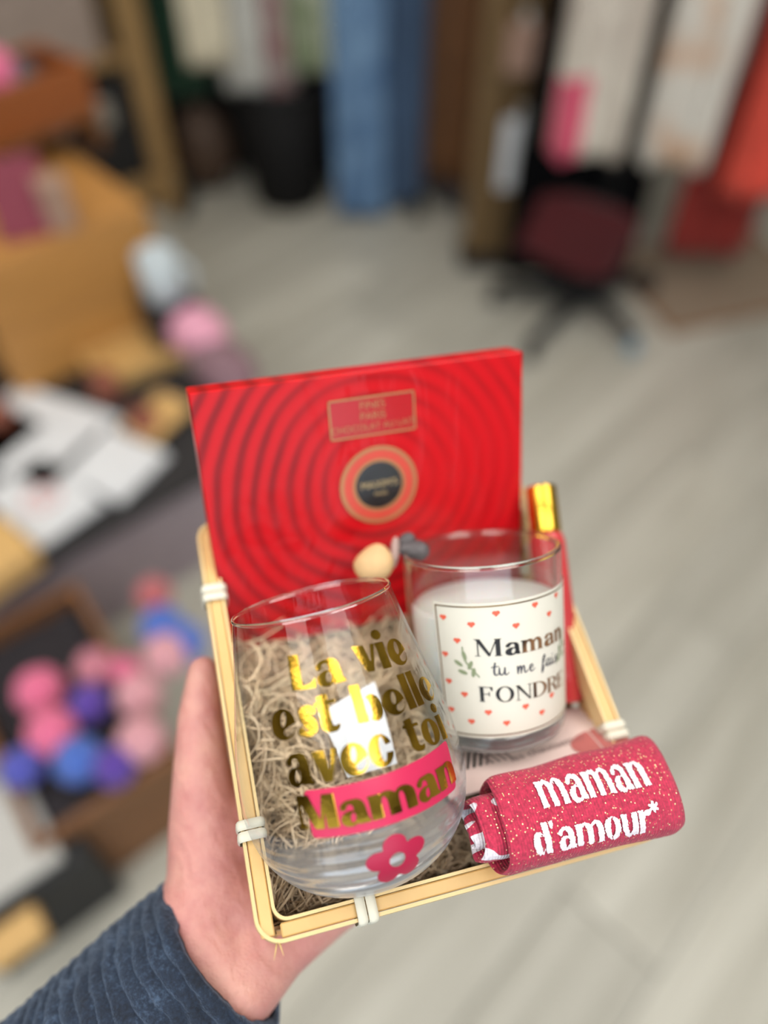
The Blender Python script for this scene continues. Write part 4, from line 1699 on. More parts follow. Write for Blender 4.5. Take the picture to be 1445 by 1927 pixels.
for layer in (0, 1):
    for i_ in range(NV):
        for k_ in range(NU):
            k2 = (k_ + 1) % NU
            a = layer * (NV + 1) * NU
            q = (a + i_ * NU + k_, a + i_ * NU + k2, a + (i_ + 1) * NU + k2, a + (i_ + 1) * NU + k_)
            faces.append(q if layer else q[::-1])
for k_ in range(NU):
    k2 = (k_ + 1) % NU
    faces.append((k_, k2, (NV + 1) * NU + k2, (NV + 1) * NU + k_))
o = mesh('sleeve', verts, faces, M['velvet'], person, True)
o['label'] = 'dark navy ribbed velvety sleeve'
#BACKGROUND
# ------------------------------------------------------------------ SHOP BEHIND (out of focus)
M['honey'] = wood_mat('honey_wood', (190, 136, 72), 0.5, (3, 3, 30), 0.15, 0.05)
M['pale_wood'] = wood_mat('pale_wood', (214, 172, 108), 0.5, (3, 3, 30), 0.12, 0.05)
M['shelf_wood'] = wood_mat('shelf_wood', (166, 132, 84), 0.5, (3, 3, 30), 0.12, 0.05)  # pale wood with the shade around the shelf darkened into its colour
M['brown_wood'] = wood_mat('brown_wood', (128, 84, 48), 0.55, (3, 3, 30), 0.2, 0.05)
M['orange_wood'] = wood_mat('orange_brown_wood', (150, 84, 40), 0.5, (3, 3, 30), 0.15, 0.05)
M['black'] = mat('matt_black', (24, 24, 26), 0.6, var=0.1)
M['charcoal'] = mat('charcoal_board', (38, 36, 37), 0.6, var=0.1)
M['mauve'] = mat('mauve_grey_paint', (160, 146, 152), 0.6, var=0.06)
M['white_card'] = mat('white_card_stock', (226, 228, 230), 0.55, var=0.03)


def yaw_frame(a, b, z):
    """frame with x along a->b on the level z, y away from the viewer"""
    x = Vector((b.x - a.x, b.y - a.y, 0)).normalized()
    return frame(Vector((a.x, a.y, z)), x, Vector((-x.y, x.x, 0)), Vector((0, 0, 1))), (Vector((b.x, b.y, 0)) - Vector((a.x, a.y, 0))).length


def crate(name, a, b, zt, h, depth, material, label, cat, floor_z=0.02, slats=2, th=0.015):
    fm_, L_ = yaw_frame(a, b, zt - h)
    t = empty(name, fm_, label, cat)
    sh = h / slats
    for s_ in range(slats):
        z_ = sh * (s_ + 0.5)
        bevel_box('board', (L_ / 2, th / 2, z_), (L_, th, sh - 0.004), material, t, 0.002, 1)
        bevel_box('board', (L_ / 2, depth - th / 2, z_), (L_, th, sh - 0.004), material, t, 0.002, 1)
        bevel_box('board', (th / 2, depth / 2, z_), (th, depth - 2 * th - 0.002, sh - 0.004), material, t, 0.002, 1)
        bevel_box('board', (L_ - th / 2, depth / 2, z_), (th, depth - 2 * th - 0.002, sh - 0.004), material, t, 0.002, 1)
    v, f = box_geo((L_ / 2, depth / 2, floor_z), (L_ - 2 * th, depth - 2 * th, 0.012))
    mesh('base_board', v, f, material, t)
    return t, fm_, L_


def solid_round(name, prof, loc, material, parent=None, seg=28):
    v, f = revolve(prof, seg)
    o = mesh(name, v, f, material, parent, True)
    if parent is None:
        o.location = loc
    return o


# --- low display table with black top and mauve front
ta, tb = G(30, 1088, 0.30), G(345, 912, 0.30)
tdir = Vector((tb.x - ta.x, tb.y - ta.y, 0)).normalized()
tb2 = tb + tdir * 0.20
ta2 = ta - tdir * 0.55
TFM, TL_ = yaw_frame(ta2, tb2, 0.0)
TD = 1.0
table = empty('display_table', TFM, 'low display table with black top and mauve-grey front', 'table')
bevel_box('table_top', (TL_ / 2, TD / 2, 0.285), (TL_, TD, 0.03), M['charcoal'], table, 0.003, 1)
bevel_box('front_panel', (TL_ / 2, 0.03, 0.135), (TL_ - 0.04, 0.02, 0.268), M['mauve'], table, 0.002, 1)
for sx_ in (0.03, TL_ - 0.03):
    bevel_box('side_panel', (sx_, TD / 2, 0.135), (0.02, TD - 0.06, 0.268), M['mauve'], table, 0.002, 1)
TFI = TFM.inverted()

# --- honey wood crate on the table
ca_, cb_ = G(-60, 530, 0.60), G(278, 398, 0.60)
hc, hcm, hcl = crate('wooden_crate', ca_, cb_, 0.60, 0.295, 0.54, M['honey'], 'honey-coloured wooden crate standing on the black-topped table', 'crate', 0.23)
bevel_box('top_board', (hcl / 2, 0.27, 0.302), (hcl, 0.54, 0.014), M['honey'], hc, 0.002, 1)
HZ = 0.615
q = G(62, 448, HZ)
t = empty('booklet', Matrix.Translation((q.x, q.y, HZ)) @ Matrix.Rotation(math.radians(24), 4, 'Z') @ Matrix.Rotation(math.radians(-22), 4, 'X'), 'maroon hardback booklet leaning on the honey wood crate', 'book')
M['maroon'] = mat('maroon_cover', (132, 44, 62), 0.5, var=0.08)
bevel_box('cover', (0, 0, 0.075), (0.115, 0.005, 0.15), M['maroon'], t, 0.002, 1)
bevel_box('pages', (0, 0.010, 0.075), (0.111, 0.013, 0.144), M['white_card'], t, 0.001, 1)
bevel_box('cover', (0, 0.020, 0.075), (0.115, 0.005, 0.15), M['maroon'], t, 0.002, 1)
M['beige_box'] = mat('beige_carton', (170, 138, 118), 0.6, var=0.06)
q = G(128, 440, HZ)
t = empty('carton', Matrix.Translation((q.x, q.y, HZ)) @ Matrix.Rotation(math.radians(30), 4, 'Z'), 'small beige carton right of the maroon booklet', 'carton')
bevel_box('carton_body', (0, 0.03, 0.045), (0.055, 0.05, 0.09), M['beige_box'], t, 0.003, 1)
bevel_box('carton_lid', (0, 0.03, 0.095), (0.058, 0.053, 0.015), M['beige_box'], t, 0.003, 1)

# --- things on the table
def on_table(u, v, z=0.30):
    q = G(u, v, z)
    return Vector((q.x, q.y, 0.30))


q = G(312, 560, 0.43)
t = empty('dark_carton', Matrix.Translation((q.x - 0.005, q.y + 0.01, 0.301)) @ Matrix.Rotation(math.radians(38), 4, 'Z'), 'dark carton carrying the pale blue mug', 'carton')
bevel_box('carton_body', (0, 0, 0.055), (0.11, 0.11, 0.11), M['charcoal'], t, 0.003, 1)
bevel_box('carton_lid', (0, 0, 0.12), (0.114, 0.114, 0.018), M['charcoal'], t, 0.003, 1)
t = empty('mug', Matrix.Translation((q.x, q.y, 0.4305)), 'pale blue-white mug on dark carton beside the honey crate', 'mug')
M['pale_blue'] = mat('pale_blue_glaze', (196, 206, 210), 0.35, var=0.04)
solid_round('mug_body', [(0.0004, 0.0), (0.036, 0.0), (0.042, 0.01), (0.046, 0.11), (0.043, 0.11), (0.039, 0.015), (0.0004, 0.013)], None, M['pale_blue'], t)
v, f = tube([(0.043, 0, 0.02), (0.066, 0, 0.03), (0.072, 0, 0.055), (0.066, 0, 0.08), (0.045, 0, 0.09)], 0.007, 8)
mesh('handle', v, f, M['pale_blue'], t, True)


def pouch(name, loc, rx, ry, rz, material, label, cat, ang=0.0, seed=0):
    bm = bmesh.new()
    bmesh.ops.create_icosphere(bm, subdivisions=4, radius=1)
    for vv in bm.verts:
        c = vv.co.copy()
        s_ = 1 + 0.12 * noise.noise(c * 2.2 + Vector((seed, 0, 0))) + 0.05 * noise.noise(c * 6)
        z_ = c.z * s_
        vv.co = Vector((c.x * rx * s_, c.y * ry * s_, rz * (1 + max(z_, -0.9))))
    me = bpy.data.meshes.new(name)
    bm.to_mesh(me)
    bm.free()
    for p in me.polygons:
        p.use_smooth = True
    o = new_obj(name, me, material)
    o.matrix_world = Matrix.Translation(loc) @ Matrix.Rotation(ang, 4, 'Z')
    return tag(o, label, cat)


M['fluffy_pink'] = mat('fluffy_pink', (236, 168, 190), 0.9, var=0.10, scale=60, bump=0.6, bscale=300, bdist=0.003)
M['dusty_mauve'] = mat('dusty_mauve_fabric', (138, 108, 116), 0.9, var=0.10, scale=60, bump=0.4, bscale=200, bdist=0.003)
pouch('pouch', on_table(372, 660), 0.110, 0.060, 0.060, M['fluffy_pink'], 'fluffy light pink pouch at the right edge of the black table', 'pouch', -0.75, 1)
pouch('pouch', on_table(428, 720), 0.10, 0.062, 0.045, M['dusty_mauve'], 'dusty mauve pouch in front of the fluffy pink one', 'pouch', -0.9, 2)
# pale wooden tray behind the cards
za, zb = G(190, 720, 0.34), G(345, 655, 0.34)
tr, trm, trl = crate('wooden_tray', za, zb, 0.345, 0.044, 0.12, M['pale_wood'], 'shallow pale wood tray behind the white cards', 'tray', 0.008, 1, 0.012)
# wooden riser under the tray side
za, zb = G(285, 830, 0.325), G(360, 760, 0.325)
fm_, L_ = yaw_frame(za, zb, 0.30)
t = empty('wooden_riser', fm_, 'narrow pale wood riser between the white cards and pink pouch', 'riser')
bevel_box('riser_top', (L_ / 2, 0.04, 0.022), (L_, 0.09, 0.012), M['pale_wood'], t, 0.002, 1)
for sx_ in (0.012, L_ - 0.012):
    bevel_box('riser_foot', (sx_, 0.04, 0.008), (0.014, 0.08, 0.0155), M['pale_wood'], t, 0.001, 1)
# small terracotta jars
M['terracotta'] = mat('terracotta_jar', (150, 86, 66), 0.6, var=0.08)
for (u, v), lab in (((205, 745), 'small terracotta jar touching the pale wood tray'), ((278, 815), 'small terracotta jar beside the pale wood riser'), ((4, 800), 'small terracotta jar cut by the left picture edge')):
    t = empty('small_jar', Matrix.Translation(on_table(u, v)), lab, 'jar', 'terracotta jars')
    solid_round('jar_body', [(0.0004, 0), (0.026, 0), (0.031, 0.012), (0.031, 0.04), (0.024, 0.052), (0.0004, 0.052)], None, M['terracotta'], t)
    solid_round('jar_lid', [(0.0004, 0.052), (0.025, 0.052), (0.025, 0.062), (0.006, 0.064), (0.006, 0.072), (0.0004, 0.074)], None, M['terracotta'], t)
# white cards
M['card_ink'] = mat('card_rose_ink', (226, 176, 176), 0.6, var=0.05)


def cardthing(pa_, pb_, pd_, z, lab, mark=False, th=0.012):
    a, b, d_ = G(*pa_, z), G(*pb_, z), G(*pd_, z)
    fm2, L2 = yaw_frame(a, b, 0.301)
    dep = abs((d_ - a).dot(fm2.to_3x3() @ Vector((0, 1, 0))))
    t = empty('greeting_card', fm2, lab, 'card', 'white cards on the black table')
    bevel_box('card_sheet', (L2 / 2, dep / 2, th * 0.25), (L2, dep, th * 0.4), M['white_card'], t, 0.001, 1)
    o = bevel_box('card_sheet', (L2 / 2, dep / 2, th * 0.8), (L2 * 0.99, dep * 0.99, th * 0.4), M['white_card'], t, 0.001, 1)
    o.rotation_euler = (0, 0, 0.01)
    if mark:
        sh = shape_uv(lambda f: Umin(sub(f.ell(0, 0, 0.9, 0.6), f.ell(0, 0, 0.7, 0.4)), f.ell(0, 0, 0.3, 0.2)), 1.1, 0.1)
        mesh('printed_motif', [(L2 / 2 + u * L2 * 0.28, dep / 2 + v * dep * 0.28, th * 1.01 + 0.0004) for u, v in sh[0]], sh[1], M['card_ink'], t)
    return t


cardthing((95, 925), (228, 785), (-15, 770), 0.31, 'large white card lying behind the others on the black table')
cardthing((225, 945), (318, 855), (140, 850), 0.31, 'small white card at the right, nearest the pale riser')
cardthing((75, 1030), (195, 945), (-30, 930), 0.31, 'white card with faint pink motif at the front edge', True)
cardthing((-40, 905), (88, 800), (-120, 800), 0.31, 'white card cut by the left picture edge on black table')

# --- wooden block at the left front of the table
a, b = G(-70, 1125, 0.36), G(66, 1032, 0.36)
fm_, L_ = yaw_frame(a, b, 0.3005)
t = empty('wooden_block', fm_, 'light wooden display block at the left front of the table', 'block')
bevel_box('block_body', (L_ / 2, 0.06, 0.022), (L_, 0.12, 0.043), M['pale_wood'], t, 0.004, 1)
bevel_box('block_top', (L_ / 2, 0.06, 0.053), (L_ + 0.008, 0.128, 0.016), M['pale_wood'], t, 0.004, 1)

# --- crate of pompoms
a, b = G(60, 1600, 0.26), G(338, 1420, 0.26)
pc_, pcm, pcl = crate('pompom_crate', a, b, 0.26, 0.26, 0.42, M['brown_wood'], 'brown wooden crate heaped with coloured pompoms', 'crate', 0.10)
poms = [((75, 1300), 'hot', 'bright pink pompom, the upper of two touching at left'), ((97, 1378), 'hot', 'bright pink pompom, the lower of two, above the blue ones'),
        ((265, 1392), 'blush', 'large blush pompom with rosy middle, nearest the thumb'), ((262, 1308), 'blush', 'blush pompom just above the large one by the thumb'),
        ((178, 1256), 'rose', 'dusty rose pompom above the violet one'), ((312, 1232), 'blush', 'blush pompom beside the basket rim, above the thumb tip'),
        ((290, 1120), 'coral', 'coral pompom, topmost of the heap beside the basket'), ((168, 1324), 'violet', 'violet pompom in the middle of the heap'),
        ((216, 1442), 'violet', 'violet pompom at the front between blue and blush'), ((148, 1430), 'blue', 'bright blue pompom at the front of the heap'),
        ((40, 1445), 'indigo', 'indigo blue pompom at the left front of the heap'), ((305, 1180), 'blue', 'blue pompom below the coral one by the basket'),
        ((345, 1210), 'blue', 'blue pompom half hidden behind the basket rim'), ((236, 1262), 'hot', 'small pink pompom behind the blush ones')]
PCOL = {'hot': (246, 120, 158), 'blush': (232, 168, 176), 'rose': (214, 134, 150), 'coral': (206, 112, 116), 'violet': (98, 66, 168), 'blue': (82, 118, 206), 'indigo': (88, 92, 190)}
for kk, c in PCOL.items():
    M['pom_' + kk] = mat('pompom_' + kk, c, 0.95, var=0.14, scale=70, bump=0.8, bscale=260, bdist=0.004, Sheen_Weight=0.3)
bm = bmesh.new()
bmesh.ops.create_icosphere(bm, subdivisions=4, radius=0.036)
for vv in bm.verts:
    vv.co *= 1 + 0.07 * noise.noise(vv.co * 130) + 0.05 * noise.noise(vv.co * 400)
pom_me = bpy.data.meshes.new('pompom')
bm.to_mesh(pom_me)
bm.free()
for i_, ((u, v), cc, lab) in enumerate(poms):
    me = pom_me.copy()
    me.materials.append(M['pom_' + cc])
    o = new_obj('pompom', me)
    o.location = G(u, v, 0.265 + 0.006 * (i_ % 3))
    s_ = {'hot': 1.1, 'blush': 1.05, 'blue': 1.05}.get(cc, 0.9)
    if 'small' in lab:
        s_ = 0.7
    o.scale = (s_, s_, s_)
    o.rotation_euler = (i_, i_ * 2.0, 0)
    tag(o, lab, 'pompom', 'pompoms heaped in the crate')
M['dark_cloth'] = mat('dark_lining', (44, 40, 44), 0.9, var=0.15)
bm = bmesh.new()
bmesh.ops.create_grid(bm, x_segments=24, y_segments=24, size=0.5)
for vv in bm.verts:
    vv.co = Vector((pcl / 2 + vv.co.x * (pcl - 0.04), 0.21 + vv.co.y * 0.38, 0.222 + 0.012 * noise.noise(vv.co * 8)))
me = bpy.data.meshes.new('lining')
bm.to_mesh(me)
bm.free()
new_obj('lining', me, M['dark_cloth'], pc_)

# --- flat case with pale lid at the lower left
a, b = G(-90, 1750, 0.24), G(115, 1610, 0.24)
fm_, L_ = yaw_frame(a, b, 0.0)
t = empty('display_case', fm_, 'black-sided case with a pale grey lid at lower left', 'case')
M['pale_lid'] = mat('pale_grey_lid', (196, 194, 188), 0.5, var=0.04)
bevel_box('case_body', (L_ / 2 + 0.01, 0.085, 0.11), (L_ + 0.05, 0.20, 0.22), M['black'], t, 0.004, 1)
bevel_box('case_lid', (L_ / 2, 0.085, 0.23), (L_, 0.17, 0.018), M['pale_lid'], t, 0.003, 1)
bevel_box('case_ledge', (L_ * 0.34, -0.042, 0.185), (L_ * 0.5, 0.05, 0.03), M['pale_wood'], t, 0.003, 1)

# --- tall shelf unit with pale posts
A_, B_ = G(322, 392, 0), G(60, 470, 0)
fm_, L_ = yaw_frame(B_, A_, 0.0)
shelf = empty('shelf_unit', fm_, 'tall pale wood shelf unit with black back at upper left', 'shelf')
for x_ in (0.0, L_):
    for y_ in (0.0, 0.34):
        bevel_box('post', (x_, y_, 0.85), (0.075, 0.05, 1.70), M['shelf_wood'], shelf, 0.004, 1)
for z_ in (0.05, 0.50, 0.95, 1.40):
    d_ = 0.30
    bevel_box('shelf_board', (L_ / 2, 0.17 - (d_ - 0.30) / 2, z_), (L_ - 0.08, d_, 0.028), M['shelf_wood'], shelf, 0.003, 1)
bevel_box('back_panel', (L_ / 2, 0.375, 0.85), (L_ + 0.05, 0.012, 1.66), M['black'], shelf, 0.002, 1)
bevel_box('bottom_rail', (L_ / 2, 0.0, 0.10), (L_ - 0.08, 0.03, 0.07), M['shelf_wood'], shelf, 0.003, 1)
bevel_box('dark_front', (L_ / 2, 0.012, 0.30), (L_ - 0.078, 0.012, 0.33), M['black'], shelf, 0.002, 1)
t = empty('storage_box', fm_ @ Matrix.Translation((L_ * 0.46, 0.13, 0.5145)), 'taupe storage box on the shelf behind the drawer box', 'box')
M['taupe'] = mat('taupe_card', (168, 150, 138), 0.7, var=0.10, scale=20)
bevel_box('box_body', (0, 0, 0.11), (L_ * 0.72, 0.20, 0.22), M['taupe'], t, 0.004, 1)
bevel_box('box_lid', (0, 0, 0.235), (L_ * 0.74, 0.21, 0.03), M['taupe'], t, 0.004, 1)
# orange-brown drawer box on the shelf
a, b = G(-60, 192, 0.80), G(160, 112, 0.80)
ob, obm, obl = crate('drawer_box', a, b, 0.80, 0.105, 0.18, M['orange_wood'], 'orange-brown wooden drawer box on a riser at upper left', 'box', 0.04, 1)
t = empty('stage_riser', obm @ Matrix.Translation((0, 0, 0.609 - 0.695)), 'brown riser on the honey crate under the drawer box', 'riser')
bevel_box('riser_top', (obl / 2, 0.09, 0.080), (obl, 0.18, 0.012), M['brown_wood'], t, 0.002, 1)
for sx_ in (0.01, obl - 0.01):
    bevel_box('riser_foot', (sx_, 0.09, 0.037), (0.016, 0.17, 0.073), M['brown_wood'], t, 0.002, 1)
o = pouch('pink_ball', obm @ Vector((obl * 0.42, 0.10, 0.058)), 0.05, 0.05, 0.045, M['pom_hot'], 'pink fluffy ball in the orange-brown drawer box', 'pompom', 0, 4)
M['slate'] = mat('slate_grey_tin', (92, 92, 98), 0.4, 0.2, var=0.08)
o = pouch('grey_pouch', obm @ Vector((obl * 0.60, 0.09, 0.058)), 0.045, 0.05, 0.03, M['slate'], 'slate grey pouch beside the pink ball in the drawer box', 'pouch', 0.4, 6)
M['blush_jar'] = mat('blush_ceramic', (186, 152, 140), 0.5, var=0.05)
M['peach_jar'] = mat('peach_ceramic', (206, 168, 140), 0.5, var=0.05)
M['stone_jar'] = mat('stone_ceramic', (150, 144, 132), 0.5, var=0.05)
for (u, v), kk, lab in (((112, 250), 'blush_jar', 'blush ceramic jar in front of the brown riser'), ((48, 300), 'peach_jar', 'peach ceramic jar left of the blush jar'), ((195, 235), 'stone_jar', 'stone grey jar nearest the pale shelf post')):
    q = G(u, v, HZ)
    t = empty('ceramic_jar', Matrix.Translation((q.x, q.y, HZ - 0.005)), lab, 'jar', 'ceramic jars on the honey crate')
    solid_round('jar_body', [(0.0004, 0), (0.024, 0), (0.030, 0.008), (0.030, 0.038), (0.024, 0.046), (0.0004, 0.046)], None, M[kk], t)
    solid_round('jar_lid', [(0.0004, 0.046), (0.026, 0.046), (0.026, 0.056), (0.0004, 0.060)], None, M[kk], t)


# --- hanging clothes
def garment(name, cx_, cy_, z0, z1, w0, w1, th, material, label, cat='garment', yaw=0.0, folds=5, seed=0.0, group=None, parent=None):
    """closed hollow-looking drape from z1 (top) down to z0"""
    NZ, NT_ = 26, 56
    verts, faces = [], []
    for i_ in range(NZ + 1):
        s_ = i_ / NZ
        z_ = z1 + (z0 - z1) * s_
        wd = (w1 + (w0 - w1) * min(1, s_ * 1.3)) / 2
        if s_ < 0.12:
            wd *= 0.55 + 0.45 * s_ / 0.12
        for k_ in range(NT_):
            t = 2 * math.pi * k_ / NT_
            c_, s2 = math.cos(t), math.sin(t)
            fold = 1 + 0.35 * s_ * math.sin(folds * c_ * 2.6 + seed) + 0.2 * noise.noise(Vector((c_ * 2, s2, z_ * 5 + seed)))
            hem = 0.012 * math.sin(folds * c_ * 2 + seed) * (s_ > 0.95)
            verts.append((wd * math.copysign(abs(c_) ** 0.75, c_), th / 2 * fold * math.copysign(abs(s2) ** 0.75, s2) + 0.01 * s_ * math.sin(3 * c_ + seed), z_ + hem))
    for i_ in range(NZ):
        for k_ in range(NT_):
            k2 = (k_ + 1) % NT_
            faces.append((i_ * NT_ + k_, (i_ + 1) * NT_ + k_, (i_ + 1) * NT_ + k2, i_ * NT_ + k2))
    faces.append(tuple(range(NT_)))
    faces.append(tuple(range(NZ * NT_, (NZ + 1) * NT_))[::-1])
    o = mesh(name, verts, faces, material, parent, True)
    if parent is None:
        o.matrix_world = Matrix.Translation((cx_, cy_, 0)) @ Matrix.Rotation(yaw, 4, 'Z')
        tag(o, label, cat, group)
    else:
        o.matrix_local = Matrix.Translation((cx_, cy_, 0)) @ Matrix.Rotation(yaw, 4, 'Z')
    return o


def fabric(name, c, var=0.12, scale=14):
    return mat(name, c, 0.9, var=var, scale=scale, bump=0.3, bscale=500, bdist=0.001, Sheen_Weight=0.1)


def two_tone(name, c1, c2, scale, lo, hi, stretch=(1, 1, 1)):
    k = NT(name)
    k.set(Base_Color=k.ramp(k.noise(scale, 1, 0.4, k.coords(stretch)), [(lo, lin(c1)), (hi, lin(c2))]), Roughness=0.9)
    return k.m


def VY(u, v, Y):
    r = ray(u, v)
    return CAM0 + r * (Y / r.y)


def hang(name, ul, ur, vb, Y, material, label, th=0.10, top=1.46, folds=5, seed=0.0, flare=1.0, group=None, cat='garment'):
    a, b = VY(ul, vb, Y), VY(ur, vb, Y)
    w = b.x - a.x
    return garment(name, (a.x + b.x) / 2, Y, max(a.z, 0.012), top, w, w / flare, th, material, label, cat, 0.0, folds, seed, group)


GR = 'clothes hanging along the back'
hang('hanging_garment', 305, 400, 178, 2.80, fabric('bottle_green_cloth', (22, 58, 38)), 'dark green garment hanging left of the cream one', 0.07, seed=1, group=GR)
hang('hanging_garment', 355, 440, 120, 2.56, fabric('cream_cloth', (222, 212, 186)), 'cream garment, first of the pale ones at the back', 0.05, seed=2, group=GR)
hang('hanging_garment', 425, 505, 168, 2.63, fabric('soft_white_cloth', (206, 204, 196)), 'soft white garment hanging between cream and patterned ones', 0.05, seed=3, group=GR)
hang('hanging_garment', 490, 560, 180, 2.70, two_tone('rose_print_cloth', (190, 178, 168), (166, 116, 118), 9, 0.42, 0.62), 'pale garment with faded rose print above the black bin', 0.05, seed=4, group=GR)
hang('hanging_garment', 545, 632, 128, 2.63, two_tone('sage_print_cloth', (180, 182, 162), (128, 140, 108), 9, 0.4, 0.6), 'pale sage printed garment left of the blue jeans', 0.05, seed=5, group=GR)
hang('hanging_garment', 310, 490, 330, 2.98, fabric('black_wool_cloth', (20, 19, 20)), 'wide black garment hanging low behind the green one', 0.10, seed=6, group=GR)
hang('hanging_garment', 560, 660, 360, 2.95, fabric('black_blue_cloth', (16, 20, 28)), 'blue-black garment hanging between bin and jeans', 0.08, seed=7, group=GR)
M['bag_brown'] = mat('dark_brown_leather', (74, 54, 40), 0.6, var=0.15)
q = VY(385, 262, 2.80)
pouch('leather_bag', Vector((q.x, 2.80, 0.004)), 0.10, 0.09, 0.15, M['bag_brown'], 'dark brown leather bag on the floor by shelf post', 'bag', 0.2, 9)
# rail they hang from
t = empty('clothes_rail', Matrix.Translation((-0.30, 2.66, 0)), 'black metal clothes rail carrying the garments at the back', 'clothes rail')
v, f = tube([(-0.42, 0, 1.49), (0.42, 0, 1.49)], 0.014, 10)
mesh('rail_bar', v, f, M['black'], t, True)
for x_ in (-0.42, 0.42):
    v, f = tube([(x_, 0.12, 0.012), (x_, 0.12, 1.49)], 0.014, 10)
    mesh('rail_post', v, f, M['black'], t, True)
    v, f = tube([(x_, 0.0, 1.49), (x_, 0.12, 1.49)], 0.013, 10)
    mesh('rail_elbow', v, f, M['black'], t, True)
    v, f = box_geo((x_, 0.12, 0.008), (0.05, 0.40, 0.014))
    mesh('rail_foot', v, f, M['black'], t)
# black bin
q = G(545, 372, 0)
t = empty('waste_bin', Matrix.Translation(q), 'tall black tapered bin standing before the dark clothes', 'bin')
solid_round('bin_body', [(0.0004, 0.004), (0.12, 0.004), (0.125, 0.02), (0.17, 0.42), (0.163, 0.42), (0.12, 0.03), (0.0004, 0.03)], None, mat('bin_black', (18, 17, 17), 0.7, var=0.08, Specular_IOR_Level=0.2), t, 40)
solid_round('bin_rim', [(0.161, 0.415), (0.175, 0.415), (0.177, 0.43), (0.161, 0.43), (0.161, 0.415)], None, M['black'], t, 40)

# blue jeans
k = NT('light_denim')
nz = k.noise(1.0, 4, 0.6, k.coords((10, 10, 9)), 0.4)
k.set(Base_Color=k.ramp(nz, [(0.3, lin((70, 104, 146))), (0.7, lin((128, 162, 196)))]), Roughness=0.9)
k.bump(k.noise(600, 3), 0.3, 0.001)
M['denim'] = k.m
M['denim_dark'] = fabric('dark_denim', (62, 84, 112))
ja_, jb_ = VY(628, 300, 2.64), VY(800, 300, 2.64)
jeans = empty('hanging_jeans', Matrix.Translation(((ja_.x + jb_.x) / 2, 2.64, 0)), 'light blue denim jeans hanging to the floor at the back', 'jeans')
w_ = jb_.x - ja_.x
garment('trouser_leg', -w_ * 0.20, -0.02, 0.02, 1.0, w_ * 0.56, w_ * 0.54, 0.11, M['denim'], '', parent=jeans, folds=2, seed=2)
garment('trouser_leg', w_ * 0.26, 0.03, 0.05, 1.0, w_ * 0.46, w_ * 0.50, 0.10, M['denim_dark'], '', parent=jeans, folds=2, seed=5)
garment('waist', 0, 0, 0.9, 1.46, w_ * 1.0, w_ * 0.85, 0.12, M['denim'], '', parent=jeans, folds=2, seed=1)

# brown cupboard and tan pillar
a = G(798, 372, 0)
t = empty('brown_cupboard', Matrix.Translation((a.x + 0.16, a.y + 0.24, 0)), 'dark brown wooden cupboard right of the blue jeans', 'cupboard')
bevel_box('cupboard_body', (0, 0, 0.85), (0.34, 0.36, 1.66), M['brown_wood'], t, 0.004, 1)
bevel_box('cupboard_door', (-0.085, -0.19, 0.86), (0.16, 0.018, 1.56), M['brown_wood'], t, 0.003, 1)
bevel_box('cupboard_door', (0.085, -0.19, 0.86), (0.16, 0.018, 1.56), M['brown_wood'], t, 0.003, 1)
bevel_box('plinth', (0, -0.01, 0.012), (0.33, 0.35, 0.022), M['black'], t, 0.002, 1)
a, b = G(895, 520, 0), G(985, 545, 0)
t = empty('room_divider', Matrix.Translation(((a.x + b.x) / 2, a.y + 0.10, 0)), 'tan upright wooden divider behind the garment stand', 'divider')
M['tan_wood'] = wood_mat('tan_wood', (122, 96, 60), 0.55, (20, 20, 2), 0.18, 0.04)
for k_ in range(3):
    bevel_box('panel_board', (-0.075 + k_ * 0.076, 0, 1.05), (0.074, 0.05, 2.08), M['tan_wood'], t, 0.003, 1)
bevel_box('panel_foot', (0, 0, 0.02), (0.25, 0.14, 0.036), M['black'], t, 0.003, 1)
q = VY(970, 290, 2.17)
t = empty('price_card', Matrix.Translation((q.x + 0.005, 2.165, q.z - 0.09)), 'white hanging card on the tan wooden divider', 'card')
bevel_box('card_sheet', (0, 0, 0.09), (0.095, 0.004, 0.20), M['white_card'], t, 0.001, 1)
bevel_box('hanging_tape', (0, 0, 0.20), (0.02, 0.003, 0.05), M['pale_lid'], t, 0.001, 1)
q = VY(985, 90, 2.17)
t = empty('price_card', Matrix.Translation((q.x, 2.165, q.z - 0.06)), 'dusty pink card above the white one on tan divider', 'card')
bevel_box('card_sheet', (0, 0, 0.06), (0.085, 0.004, 0.12), mat('dusty_pink_card', (172, 138, 120), 0.6, var=0.08), t, 0.001, 1)
bevel_box('hanging_tape', (0, 0, 0.13), (0.02, 0.003, 0.04), M['pale_lid'], t, 0.001, 1)
# shoes at the cupboard foot
M['shoe'] = mat('dark_shoe', (70, 66, 66), 0.6, var=0.1)
for (u, v), lab in (((828, 372), 'dark grey slipper at the cupboard foot, left one'), ((872, 392), 'dark grey slipper beside the tan divider, right one')):
    q = G(u, v, 0)
    pouch('slipper', Vector((q.x, q.y, 0.004)), 0.042, 0.10, 0.030, M['shoe'], lab, 'slipper', 0.2, 3)

